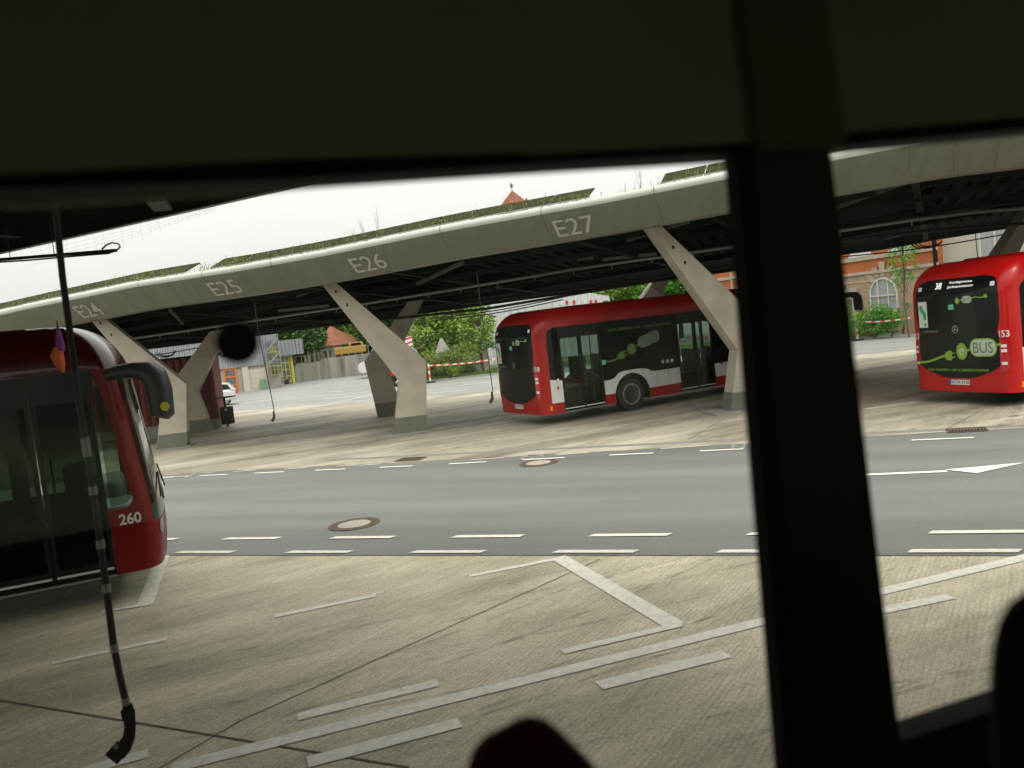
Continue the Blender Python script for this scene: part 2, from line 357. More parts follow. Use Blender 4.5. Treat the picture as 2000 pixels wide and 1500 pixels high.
# yard lines
for a, b, wd in (((454, 790), (487, 787), .12), ((503, 784), (530, 781), .12), ((548, 778), (577, 775), .12), ((595, 773), (622, 770), .12), ((640, 767), (668, 765), .12), ((685, 763), (713, 760), .12),
                 ((573, 801), (640, 792), .12), ((640, 790), (733, 770), .12), ((636, 779), (700, 774), .12), ((903, 752), (972, 745), .12), ((836, 769), (912, 762), .12), ((1690, 700), (1790, 686), .1),
                 ((836, 806), (960, 785), .1), ((1690, 800), (1790, 786), .1)):
    strip(bm, G(*a), G(*b), wd, .0145)
tag(obj('road_markings', bm, M_PAINT), kind='structure')
bm = NB()
def road_txt(s, a, b, hgt):
    A, B = G(*a), G(*b); u = (B-A)
    v = Vector((-u.y, u.x, 0)).normalized()*hgt
    put_text(bm, s, lambda q, w_: Vector((A.x+u.x*q+v.x*w_, A.y+u.y*q+v.y*w_, .0168)), 0, 1, 0, 1, .01)
road_txt('E27', (1430, 879), (1476, 876), .6); road_txt('E26', (1014, 899), (1056, 897), .6); road_txt('E25', (612, 919), (652, 917), .6); road_txt('E24', (340, 933), (372, 931), .6)
tag(obj('painted_bay_numbers', bm, mat('worn_paint', (.34, .33, .29), .7, var=.3, vs_=20)), kind='structure')

mt = D.materials.new('tyre_rubber'); mt.use_nodes = True; _n = mt.node_tree.nodes; _b = _n['Principled BSDF']; _b.inputs['Base Color'].default_value = (.05, .045, .03, 1); _b.inputs['Roughness'].default_value = .8
_tc = _n.new('ShaderNodeTexCoord'); _q = _n.new('ShaderNodeTexNoise'); _q.inputs['Scale'].default_value = 3; _q.inputs['Detail'].default_value = 9; _r = _n.new('ShaderNodeMapRange'); _r.inputs[1].default_value = .42; _r.inputs[2].default_value = .75; _r.inputs[4].default_value = .26
mt.node_tree.links.new(_tc.outputs['Object'], _q.inputs['Vector']); mt.node_tree.links.new(_q.outputs[0], _r.inputs[0]); mt.node_tree.links.new(_r.outputs[0], _b.inputs['Alpha'])
bm = NB(); rt = random.Random(5)
for k in range(70):
    near = k % 4 == 0
    a0 = G(rt.uniform(0, 1500), rt.uniform(1130, 1480)) if near else G(rt.uniform(200, 2100), rt.uniform(800, 905)); ang = rad(rt.uniform(8, 34)); cv = rt.uniform(-.03, .05); L_ = rt.uniform(3, 9); wd = rt.uniform(.03, .06) if near else rt.uniform(.05, .22); p = a0.copy(); seg = []
    for q in range(14): seg.append(p.copy()); p += Vector((cos(ang), sin(ang), 0))*L_/14; ang += cv
    seg = [q for q in seg if SN(q)[1] < 9.3 or SN(q)[1] > 17.2]
    for a, b in zip(seg, seg[1:]):
        if (b-a).length < 1.2: strip(bm, a, b, wd, .0108+.00002*k)
tag(obj('tyre_marks', bm, mt), kind='structure')
# manholes and gratings
M_RUST = mat('rusty_iron', (.11, .075, .05), .8, var=.4, vs_=12, bump=.4, bs=60)
M_COVER = mat('cover_concrete', (0.375, 0.345, 0.285), .8, var=.1, vs_=8, bump=.3)
def manhole(x, y, r, label):
    c = G(x, y); t = empty('manhole_cover', (c.x, c.y, .004), 0, label, 'manhole cover')
    bm = NB(); lathe(bm, [(r, 0), (r, .012), (r*.86, .014), (r*.84, .008), (r*.76, .008), (r*.74, .014), (r*.66, .014), (r*.64, .006)], Matrix(), 48)
    for k in range(20):
        a = 2*pi*k/20; p = Vector((cos(a), sin(a), 0)); beam(bm, p*r*.72+Vector((0, 0, .008)), p*r*.88+Vector((0, 0, .008)), .03, .011)
    obj('iron_ring', bm, M_RUST, t)
    bm = NB(); lathe(bm, [(r*.635, 0), (r*.635, .013), (.0001, .013)], Matrix(), 40); obj('concrete_plug', bm, M_COVER, t)
manhole(692, 1025, .40, 'round manhole cover with iron ring in the asphalt, close to the near dashed lines')
manhole(1052, 905, .39, 'round rusty manhole cover at the far edge of the road')
def grate(x, y, lx, ly, label):
    c = G(x, y); t = empty('drain_grate', (c.x, c.y, .009), rad(-21.8), label, 'drain grate')
    bm = NB()
    for a in (-lx/2, lx/2): box(bm, a-.02, a+.02, -ly/2, ly/2, 0, .012)
    for a in (-ly/2, ly/2): box(bm, -lx/2+.02, lx/2-.02, a-.02, a+.02, 0, .012)
    obj('grate_frame', bm, M_RUST, t)
    bm = NB(); n = int(lx/.05)
    for k in range(1, n): q = -lx/2+lx*k/n; box(bm, q-.012, q+.012, -ly/2+.02, ly/2-.02, .001, .010)
    obj('grate_bars', bm, M_RUST, t)
    bm = NB(); box(bm, -lx/2+.02, lx/2-.02, -ly/2+.02, ly/2-.02, -.02, .0005); obj('grate_pit', bm, M_BLKM, t)
grate(802, 898, .62, .42, 'small square rusty drain grate in the pale concrete in front of the E26 column')
grate(1888, 841, .62, .42, 'slotted drain grate beside the road, below the rear of bus 153')

# ================================================================== FAR CANOPY
NB_, NT_ = 19.72, 19.0        # bottom and top line of the fascia across the road
zb = []
for x, y in ((0, 662), (100, 641), (300, 603), (500, 575), (655, 550), (900, 504), (1200, 455), (1430, 413), (1624, 382), (1777, 355), (1865, 341), (1950, 331), (2000, 325)):
    p = onn(x, y, NB_); zb.append((SN(p)[0], p.z))
zb = [(-40, zb[0][1]-.2)] + zb + [(30, 4.85)]
ZB = lambda s: interp(zb, s)
def RN(s): return interp([(-40, 27), (-12, 29.5), (0, 32.5), (8, 35), (20, 37), (34, 38)], s)    # rear edge
def RZ(s): return interp([(-40, 3.35), (-22, 3.45), (-13, 3.6), (-2, 3.85), (6, 4.25), (15, 4.4), (34, 4.5)], s)
can = empty('bus_station_canopy', P(0, 24), 0, 'far station canopy with grey slanted edge lettered E24 to E27 on Y-shaped concrete supports', 'canopy')
def cobj(name, bm, m, parent=can, smooth=False):
    o = obj(name, bm, m, parent, smooth)
    o.matrix_parent_inverse = parent.matrix_world.inverted() if parent.type != 'EMPTY' else Matrix.Translation(-Vector(parent.location))
    return o
bm = NB(); rows = []
S0, S1 = -34, 26
ss = [S0+(S1-S0)*k/120 for k in range(121)]
prof = [(NB_+.25, -.02), (NB_, 0), (NB_-.24, .20), (NB_-.46, .39), (NB_-.64, .55), (NB_-.71, .63), (NT_-.015, .68), (NT_-.01, .73), (NT_+.02, .775), (NT_+.08, .80), (NT_+.3, .81), (NT_+.3, .7)]
for s in ss: rows.append([bm.verts.new(P(s, n, ZB(s)+z)) for n, z in prof])
for a, b in zip(rows, rows[1:]):
    for k in range(5): bm.faces.new((a[k], b[k], b[k+1], a[k+1]))
cobj('fascia', bm, M_CANO, smooth=True)
bm = NB(); rows = [[bm.verts.new(P(s, n, ZB(s)+z)) for n, z in prof[5:]] for s in ss]
for a, b in zip(rows, rows[1:]):
    for k in range(len(rows[0])-1): bm.faces.new((a[k], b[k], b[k+1], a[k+1]))
cobj('lit_rim', bm, mat('fascia_rim_lit', (.46, .46, .41), .4, var=.05, vs_=1.5), smooth=True)  # rim coloured lighter than the fascia, imitating sky light on its curve
# panel joints
for x, y in ((135, 660), (275, 590), (398, 560), (530, 520), (860, 455), (1057, 415), (1278, 380), (1448, 345), (1620, 300), (1777, 300), (1868, 290), (1953, 285), (2050, 285)):
    s = SN(onn(x, y, NT_))[0]; bm = NB()
    for (na, za), (nb, zc) in zip(prof[1:9], prof[2:10]):
        a, b = P(s, na-.004, ZB(s)+za-.003), P(s, nb-.004, ZB(s)+zc-.002 if zc < .7 else ZB(s)+zc+.003)
        d = RV*.008; poly(bm, [a-d, a+d, b+d, b-d])
    cobj('panel_joint', bm, M_JOINT)
# lettering on the slanted face
fd = (NV*(-.64)+Vector((0, 0, .55))).normalized()
for txt, (x0, yb), wd in (('E24', (169, 625), .90), ('E25', (428, 578), .98), ('E26', (702, 530), .98), ('E27', (1096, 468), .97)):
    bm = NB(); s = SN(onn(x0, yb, NB_-.1))[0]
    f = lambda u, v: P(s+u, NB_-.13, ZB(s+u*.0)+.10) + fd*v + Vector((0, 0, (ZB(s+u)-ZB(s)))) + fd.cross(RV)*0 + (-NV*.55-Vector((0, 0, .64))).normalized()*.010
    put_text(bm, txt, f, -wd*.05, wd*.95, 0, .56, .004)
    cobj('bay_number', bm, M_LET)
# deck
bm = NB(); rr = []
for s in ss[::3]:
    e = RN(s); rr.append([bm.verts.new(p) for p in (P(s, NB_+.25, ZB(s)+.05), P(s, NB_+.5, ZB(s)+.42), P(s, e-.3, RZ(s)+.55), P(s, e-.3, RZ(s)+.75), P(s, NT_+.3, ZB(s)+.72))])
for a, b in zip(rr, rr[1:]):
    for k in range(4): bm.faces.new((a[k], b[k], b[k+1], a[k+1]))
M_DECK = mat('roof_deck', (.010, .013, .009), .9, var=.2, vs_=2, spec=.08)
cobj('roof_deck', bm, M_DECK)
bm = NB()                                                 # rear edge girder
for a, b in zip(ss[::6], ss[6::6]):
    A0, B0 = P(a, RN(a), RZ(a)), P(b, RN(b), RZ(b)); u = Vector((0, 0, .62)); d = NV*.25
    hexa(bm, [A0, B0, B0+d, A0+d, A0+u, B0+u, B0+d+u, A0+d+u])
cobj('rear_edge_beam', bm, M_DECK)
# corrugated ribs below the deck
for k in range(0, 60):
    pass
bm = NB(); s = -30.
while s < 25:
    e = RN(s); beam(bm, P(s, NB_+.7, ZB(s)+.36), P(s, e-.4, RZ(s)+.50), .12, .10); s += .42
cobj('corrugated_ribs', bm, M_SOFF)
def nz(s, n): t = (n-NB_)/(RN(s)-NB_); return lerp(ZB(s), RZ(s)+.2, t)
for sx in (-25, -19.7, -14, -11.2, -6, -2.7, 1.6, 5.5, 10, 14.5, 19, 23):                                     # deep raking girders seen under the roof
    bm = NB(); n2 = RN(sx)-.4
    beam(bm, P(sx, NB_+.5, nz(sx, NB_+.5)+.2), P(sx+1.2, n2, nz(sx, n2)+.05), .16, .34)
    cobj('cross_girder', bm, M_DSTEEL)
for n0, dz, w_ in ((21.2, .12, .12), (22.6, .0, .1), (25.4, -.02, .16), (27.6, -.05, .12)):
    bm = NB()
    for a, b in zip(ss[::6], ss[6::6]): beam(bm, P(a, n0, nz(a, n0)+dz), P(b, n0, nz(b, n0)+dz), w_, w_*1.4)
    cobj('longitudinal_beam', bm, M_DSTEEL)
# braces in paler steel that catch the light
for (a, b) in (((583, 577), (640, 552)), ((815, 554), (905, 512)), ((1225, 470), (1345, 432)), ((330, 603), (357, 632)), ((1624, 409), (1777, 352))):
    bm = NB(); A = onn(a[0], a[1], 22.5 if a[1] > b[1] else 20.3); B = onn(b[0], b[1], 20.3 if a[1] > b[1] else 22.5)
    beam(bm, A, B, .07, .09); cobj('diagonal_brace', bm, mat('brace_steel', (.06, .065, .055), .7))
# the bright conduit running the length of the canopy
bm = NB(); pts = []
for x, y in ((205, 669), (425, 637), (657, 602), (900, 563), (1120, 526), (1353, 493), (1640, 451), (1780, 430), (1900, 415), (2000, 407), (2150, 392)):
    pts.append(onn(x, y, 23.4))
tube(bm, pts, .045, 8)
for a, b in zip(pts, pts[1:]):
    n = int((b-a).length/1.1)
    for k in range(n): p = a.lerp(b, k/n); box(bm, p.x-.012, p.x+.012, p.y-.012, p.y+.012, p.z-.13, p.z)
cobj('conduit_pipe', bm, M_STEEL)
for row in (((400, 603), (560, 600), (660, 590)), ((440, 620), (600, 612)), ((460, 655), (950, 603), (1300, 545)), ((900, 594), (1050, 575), (1430, 520)), ((1640, 470), (1800, 452), (2000, 436))):
    bm = NB(); tube(bm, [onn(x, y, 26.6) for x, y in row], .05, 6); cobj('cable_conduit', bm, mat('conduit_dull', (.04, .045, .04), .6, metal=.3))
M_FIX = mat('luminaire_body', (0.144, 0.148, 0.128), .5, var=.05)
for a, b in (((545, 607), (642, 597)), ((1178, 507), (1282, 496)), ((1064, 510), (1120, 504)), ((1128, 506), (1160, 504))):
    bm = NB(); beam(bm, onn(*a, 24.6), onn(*b, 24.6), .12, .09); cobj('strip_light', bm, M_FIX)
# hoses coiled under the rear
for x, y in ((322, 682), (440, 680), (1810, 466), (1360, 560)):
    bm = NB(); c = onn(x, y, 28); R_ = .55 if x < 1000 else .4
    for q in range(3):
        rr_ = R_*(1-.12*q); tube(bm, [c+RV*(rr_*cos(t_)+.05*q)+Vector((0, 0, rr_*.45*sin(t_)-.1)) for t_ in [pi*k/14+pi for k in range(15)]], .018, 5)
    cobj('cable_loop', bm, M_RUB)
# festoon wires below the rear edge
for (a, b, n0) in (((260, 700), (560, 640), 28), ((840, 622), (1110, 578), 30), ((845, 626), (1100, 585), 30), ((1640, 497), (1890, 452), 33), ((1640, 502), (1990, 452), 33), ((1640, 478), (1760, 460), 33)):
    bm = NB(); A, B = onn(*a, n0), onn(*b, n0); tube(bm, [A.lerp(B, k/12)-Vector((0, 0, .25*sin(pi*k/12)*.4)) for k in range(13)], .022, 5); cobj('festoon_cable', bm, M_RUB)

# columns
CD = rad(80); cu = Vector((sin(CD), cos(CD), 0))
PF = [(-.46, 0), (.49, 0), (.73, 2.03), (-1.62, 4.6), (-1.98, 4.6), (-.11, 1.54)]
def column(name_pos, front, ztop, parent=can):
    o = Vector(name_pos); fr = Fr((o.x, o.y), (cu.x, cu.y)); sg = 1 if front else -1
    kr_ = (ztop-2.03)/2.57; kl_ = (ztop-1.54)/3.06
    b2 = NB(); th = .52; R4 = []
    for (xa, za, xb, zb_2) in ((-.46, 0, .49, 0), (-.11, 1.54, .73, 2.03), (lerp(-.11, -1.98, kl_), ztop, lerp(.73, -1.62, kr_), ztop)):
        R4.append([b2.verts.new(q) for q in (fr.p(xa*sg, za, 0), fr.p(xb*sg, zb_2, 0), fr.p(xb*sg, zb_2, -th), fr.p(xa*sg, za, -th))])
    for a_, b_ in zip(R4, R4[1:]):
        for i_ in range(4): b2.faces.new((a_[i_], a_[(i_+1) % 4], b_[(i_+1) % 4], b_[i_]))
    b2.faces.new(R4[0][::-1]); b2.faces.new(R4[-1]); bmesh.ops.recalc_face_normals(b2, faces=b2.faces)
    bmesh.ops.bevel(b2, geom=[e for e in b2.edges if e.calc_face_angle(0) > .5], offset=.012, segments=1, affect='EDGES')
    c = cobj('column', b2, M_LEAF_C, parent)
    # painted foot, 4 mm proud
    lo = [(-.46, 0), (.49, 0), (.55, .5), (-.353, .5)]; e = .004
    q = []
    for zi in (0, .5):
        xl = lerp(-.46, -.11, zi/1.54)-e; xr = lerp(.49, .73, zi/2.03)+e
        q += [fr.p(xl*sg, zi+.001, e), fr.p(xr*sg, zi+.001, e), fr.p(xr*sg, zi+.001, -th-e), fr.p(xl*sg, zi+.001, -th-e)]
    b3 = NB(); hexa(b3, q); p = obj('painted_foot', b3, M_LEAF_B, c); 
    for kx, kz in ((-1.55, 4.25), (-1.28, 3.85)):
        if front and ztop > 4.1: b4 = NB(); lathe(b4, [(.045, 0), (.045, .03), (.02, .035)], Matrix.Translation(fr.p(kx, kz, .0)) @ Matrix.Rotation(-CD, 4, 'Z') @ Matrix.Rotation(pi/2, 4, 'X'), 10); obj('bolt_cap', b4, M_DSTEEL, c)
    return c
for pos, fr_, zt in (((-11.13, 27.05), 1, 4.40), ((-3.08, 24.08), 1, 4.62), ((5.83, 21.14), 1, 4.85), ((14.9, 18.3), 1, 4.9), ((-19.5, 29.5), 1, 4.2),
                     ((-11.95, 31.87), 0, 3.9), ((-4.43, 30.28), 0, 4.05), ((4.75, 31.0), 0, 4.4), ((15.6, 27.2), 0, 4.6)):
    column((*pos, 0), fr_, zt)
for pos in ((-3.08, 24.08), (5.83, 21.14), (-11.13, 27.05)):
    bm = NB(); fr = Fr(pos, (cu.x, cu.y)); hexa(bm, [fr.p(a, z, t) for z in (.005, .05) for a, t in ((-.95, .25), (.6, .12), (.6, -.8), (-.95, -.8))])
    cobj('column_pad', bm, M_GUT)
# solar panels on the roof edge
M_PV = mat('solar_panel_back', (.030, .034, .010), .85, var=.35, vs_=6, spec=.08); M_FR = mat('panel_frame', (0.275, 0.280, 0.260), .4, metal=.4)
def pvrow(x0, y0, x1, y1, stop):
    sa = SN(onn(x0, y0, 19.9))[0]; sb = SN(onn(x1, y1, 19.9))[0]; n = max(1, round((sb-sa)/1.02)); st = (sb-sa)/n
    for k in range(n):
        s = sa+k*st; z = ZB(s)+.84
        a, b = P(s+.02, 19.25, z+.02), P(s+st-.02, 19.25, ZB(s+st)+.86); up = NV*.62+Vector((0, 0, .26))
        hgt = .36
        bm = NB(); prism(bm, [a, b, b+up, a+up], (0, 0, .03)); pn = cobj('solar_panel', bm, M_PV)
        bm = NB(); beam(bm, a-RV*.01-Vector((0, 0, .012)), a-RV*.01+up-Vector((0, 0, .012)), .03, .05); beam(bm, a+up, b+up, .03, .045); beam(bm, a, b, .02, .03)
        obj('panel_frame', bm, M_FR, pn)
pvrow(-60, 640, 395, 530, 0); pvrow(440, 515, 1165, 385, 0); pvrow(1300, 352, 1560, 305, 0)
# weeds on the roof
M_WEED = mat('dry_weed', (.26, .23, .08), .8, col2=(.13, .16, .03), vs_=4); M_WEED2 = mat('weed_seed', (.16, .14, .08), .9, var=.2)
bm = NB()
for k in range(2300):
    s = random.uniform(-30, 12); n = random.uniform(19.08, 19.5); z = ZB(s)+.80; h = random.uniform(.08, .24)*(1.5 if random.random() < .1 else 1)
    if (-14 > s or random.random() < .55) and random.random() < .35+.65*max(0, sin(s*1.9)+.5*sin(s*5.3+1)):
        a = P(s, n, z); d = Vector((random.uniform(-.4, .4), random.uniform(-.3, .3), 1))*h; w2 = RV*.010
        poly(bm, [a-w2, a+w2, a+d]);
        for q in range(2): c = a+d*random.uniform(.5, 1); poly(bm, [c, c+Vector((random.uniform(-.03, .03), 0, .02)), c+Vector((random.uniform(-.02, .02), .01, .04))])
tag(obj('roof_weeds', bm, M_WEED), 'dry yellow green weeds growing along the top edge of the far canopy', 'weeds', None, 'stuff')
wl = {(690, 470): ('feathery dry grass stalk on the canopy roof, leftmost of the bunch above E26', .55), (712, 462): ('feathery grass plume above the E26 lettering', .72), (738, 455): ('tall feathery grass plume with the longest stem above E26', 1.15),
      (988, 398): ('grass tuft growing in front of the distant red tower roof', .5), (1250, 358): ('loose grass tuft on the roof right of E27', .6), (590, 493): ('short green grass stalks above the gap between E25 and E26', .4)}
for (x, y), (lb, h) in wl.items():
    c = onn(x, y, 19.5); c.z = ZB(SN(c)[0])+.8; bm = NB()
    for k in range(5):
        l_ = Vector((random.uniform(-.28, .12), random.uniform(-.1, .1), 1)).normalized()*h*random.uniform(.6, 1)
        tube(bm, [c, c+l_*.5+RV*.01, c+l_], [.004, .0025, .0012], 4)
        for q in range(14):
            p = c+l_*random.uniform(.5, 1); e = Vector((random.uniform(-.07, .07), random.uniform(-.03, .03), random.uniform(.02, .08))); poly(bm, [p, p+e+RV*.0022, p+e])
    tag(obj('grass_stalk', bm, M_WEED2), lb, 'grass', 'grass stalks on the canopy roof')

# ================================================================== NEAR CANOPY (over the viewer)
nc = empty('near_station_canopy', P(0, 2), 0, 'dark underside of the near station canopy at the upper left above bus 260', 'canopy')
def nobj(name, bm, m, sm=False):
    o = obj(name, bm, m, nc, sm); o.matrix_parent_inverse = Matrix.Translation(-Vector(nc.location)); return o
NE = lambda s: interp([(-30, 10.9), (-11, 9.39), (-5.6, 8.82), (0, 8.3), (30, 8.1)], s)
bm = NB(); rows = []
pr2 = [(.3, 0), (0, 0), (.55, .0)]
for s in [-26+52*k/52 for k in range(53)]:
    e = NE(s); rows.append([bm.verts.new(P(s, e+n, 4.6+z)) for n, z in ((-.9, -.02), (-.72, 0), (-.48, .18), (-.2, .39), (0, .54), (.05, .62), (.04, .72), (-.02, .79), (-.1, .82), (-.3, .82))])
for a, b in zip(rows, rows[1:]):
    for k in range(9): bm.faces.new((a[k], b[k], b[k+1], a[k+1]))
nobj('fascia', bm, M_CANO, True)
bm = NB(); rows = []
for s in range(-26, 27, 2): rows.append([bm.verts.new(p) for p in (P(s, NE(s)-.8, 4.62), P(s, NE(s)-1.1, 4.95), P(s, -9, 4.95), P(s, -9, 5.35), P(s, NE(s)-.3, 5.35))])
for a, b in zip(rows, rows[1:]):
    for k in range(4): bm.faces.new((a[k], b[k], b[k+1], a[k+1]))
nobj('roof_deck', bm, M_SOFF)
for s in range(-22, 22, 4):
    bm = NB(); beam(bm, P(s, NE(s)-1.1, 4.82), P(s+1.5, -8, 4.82), .16, .3); nobj('cross_girder', bm, M_DSTEEL)
bm = NB(); beam(bm, YP(303, 390, 8.6), YP(318, 408, 9.1), .18, .04); nobj('bracket', bm, mat('brace_steel', (.06, .065, .055), .7))
# bird net hanging from its edge
bm = NB()
for k in range(26):
    x = 20+k*18; a = onn(x, 497-.227*x-6, 8.25); b = onn(x+6, min(497-.227*x+ (38 if x > 120 else 10) , 497-.227*x+max(2, (x-20)*.5 if x<120 else (480-x)*.16)), 8.2); tube(bm, [a, b], .0009, 3)
for k in range(5):
    tube(bm, [onn(x, 497-.227*x+2+k*8*min(1, max(0, (480-x)/300)), 8.2) for x in range(60, 480, 60)], .0009, 3)
tag(obj('bird_net', bm, M_BLKM), 'thin sagging net hung below the edge of the near canopy', 'net')

# charging rail, cable and connector under the near canopy
rail = empty('charging_rail', YP(0, 506, 8.2), 0, 'thin dark horizontal rail with a looped cable end against the white sky', 'rail')
def robj(name, bm, m):
    o = obj(name, bm, m, rail); o.matrix_parent_inverse = Matrix.Translation(-Vector(rail.location)); return o
bm = NB(); A, B = YP(-260, 528, 8.7), YP(226, 489, 7.8); beam(bm, A, B, .03, .028); robj('rail_bar', bm, M_DSTEEL)
bm = NB(); pts = [YP(x, y, 7.9) for x, y in ((-200, 527), (0, 512), (60, 508), (150, 500), (212, 495), (228, 489), (235, 482), (231, 476), (219, 474), (208, 478), (199, 487))]; tube(bm, pts, .008, 6)
for x in (40, 110, 175, 210): beam(bm, YP(x, 503-x*.07+3, 7.9), YP(x+1, 512-x*.075, 7.9), .006, .006)
robj('looped_cable', bm, M_RUB)
for x in (20, 106): bm = NB(); tube(bm, [YP(x, 505-x*.07, 8.0), YP(x-8, 505-x*.07-60, 8.0)], .004, 4); robj('hanger_wire', bm, M_RUB)

cc = YP(110, 395, 3.75); cc.z = 4.6
cable = empty('charging_cable', cc, 0, 'thick black charging cable with pale tape rings and a plug handle hanging at the left', 'charging cable')
def kobj(name, bm, m, sm=False):
    o = obj(name, bm, m, cable, sm); o.matrix_parent_inverse = Matrix.Translation(-Vector(cable.location)); return o
cp = [(84, 180), (97, 290), (108, 400), (122, 540), (138, 660), (152, 770), (166, 860), (182, 960), (196, 1062), (208, 1150), (222, 1262), (236, 1330), (247, 1376)]
cpts = [YP(x, y, 3.75) for x, y in cp]
bm = NB(); tube(bm, cpts, [.0145]*9+[.016]*4, 10); kobj('cable', bm, M_RUB, True)
ringy = ((855, 892), (950, 966), (1055, 1071), (1140, 1157), (1258, 1274), (1363, 1378))
tabx = [(y, x) for x, y in cp]
for a, b in ringy:
    bm = NB(); tube(bm, [YP(interp(tabx, a), a, 3.75), YP(interp(tabx, b), b, 3.75)], .0185, 10); kobj('tape_ring', bm, mat('pale_tape', (0.250, 0.260, 0.240), .5), True)
bm = NB()
hp = [(248, 1376), (252, 1392), (254, 1420), (252, 1440), (243, 1458), (232, 1470)]
tube(bm, [YP(x, y, 3.75) for x, y in hp], [.021, .026, .025, .027, .033, .036], 12)
d = (YP(226, 1478, 3.75)-YP(240, 1458, 3.75)).normalized()
beam(bm, YP(236, 1462, 3.75), YP(222, 1478, 3.75), .055, .072); beam(bm, YP(246, 1383, 3.74), YP(250, 1402, 3.74), .05, .03)
kobj('connector_handle', bm, M_BLKM)
bm = NB(); beam(bm, YP(225, 1455, 3.72), YP(230, 1461, 3.72), .012, .02); kobj('latch_button', bm, mat('grey_plastic', (.2, .22, .2), .5))

def hang_cable(top, bot, d, label):
    A = YP(*top, d); B = YP(*bot, d); t = empty('hanging_cable', (A.x, A.y, A.z), 0, label, 'charging cable', 'thin charging cables hanging under the far canopy')
    bm = NB(); m_ = A.lerp(B, .5)+Vector((.03, 0, 0)); tube(bm, [Vector((0, 0, .9)), Vector((0, 0, 0)), m_-A, A.lerp(B, .9)+Vector((.05, 0, 0))-A, B-A], .013, 6); obj('cable', bm, M_RUB, t)
    bm = NB(); e = B-A; tube(bm, [e+Vector((.01, 0, .22)), e+Vector((.02, 0, .1)), e+Vector((0, 0, .02)), e-Vector((.06, 0, .06))], [.02, .035, .045, .04], 8); obj('connector_handle', bm, M_RUB, t)
hang_cable((505, 652), (535, 818), 24, 'thin black cable hanging above the pale yard, left of the E26 column')
hang_cable((939, 600), (961, 782), 21.5, 'thin black cable hanging just left of the rear of bus 159')
hang_cable((1248, 548), (1252, 585), 34, 'short black cable above the roof of bus 159, in front of green trees')
hang_cable((1905, 455), (1911, 560), 30, 'black cable in front of the cream wall above bus 153')

# ================================================================== BUSES
BL, HW = 12.1, 1.275
M_FAB = mat('seat_fabric', (.05, .055, .075), .8, var=.2, vs_=6)
def xr(z):
    if z > 2.35: return .85*(1-sqrt(max(0, 1-((z-2.35)/.80)**2)))
    return .03*max(0, .9-z)
def xf(z):
    b = -.13*max(0, z-1.0)
    if z < .6: b -= .12*(.6-z)
    if z > 2.5: b -= .55*(1-sqrt(max(0, 1-((z-2.5)/.62)**2)))
    return BL+b
def hwz(z):
    if z > 2.62: return HW-.24*(1-sqrt(max(0, 1-((z-2.62)/.50)**2)))
    return HW
def frontx(l, z, w=None):
    w = w or hwz(z); r = .30; b = .08*(l/w)**2; a = abs(l)-(w-r)
    if a > 0: b += r*.6*(1-sqrt(max(0, 1-(a/r)**2)))
    return xf(z)-b
def rearx(l, z):
    w = hwz(z); r = .24; b = .05*(l/w)**2; a = abs(l)-(w-r)
    if a > 0: b += r*(1-sqrt(max(0, 1-(a/r)**2)))
    return xr(z)+b
def lats(n=26): return [sin(pi/2*(-1+2*k/n)) for k in range(n+1)]
def endshell(bm, fx, zs, xside, l0=-1., l1=1.):
    rows = []
    for z in zs:
        w = hwz(z); row = [(xside, -w, z)] if l0 <= -1 else []
        row += [(fx(l*w*.99999, z), l*w, z) for l in lats() if l0 <= l <= l1]
        if l1 >= 1: row += [(xside, w, z)]
        rows.append([bm.verts.new(p) for p in row])
    for a, b in zip(rows, rows[1:]):
        for k in range(len(a)-1): bm.faces.new((a[k], a[k+1], b[k+1], b[k]))
    return rows
def overlay(bm, fx, rows, off, nseg=36):                   # rows (z, l0, l1) on the end surface, off outwards
    R = []; fine = [rows[0]]
    for p, q in zip(rows, rows[1:]):
        k = max(1, int(abs(q[0]-p[0])/.04)+1); fine += [tuple(lerp(p[i], q[i], j/k) for i in range(3)) for j in range(1, k+1)]
    rows = fine
    for z, a, b in rows: R.append([bm.verts.new((fx(lerp(a, b, k/nseg), z)+off, lerp(a, b, k/nseg), z)) for k in range(nseg+1)])
    for a, b in zip(R, R[1:]):
        for k in range(nseg): bm.faces.new((a[k], a[k+1], b[k+1], b[k]))
def zrange(a, b, n): return [a+(b-a)*k/n for k in range(n+1)]
def side_poly(bm, pts, sg, y=HW, th=.035):
    prism(bm, [(x, sg*y, z) for x, z in pts], (0, -sg*th, 0))
def arch_pts(cx, r, z0, n=18):
    a0 = math.asin(max(-1, min(1, (z0-.48)/r)))
    return [(cx+r*cos(pi-a0-(pi-2*a0)*k/n), .48+r*sin(pi-a0-(pi-2*a0)*k/n)) for k in range(n+1)]
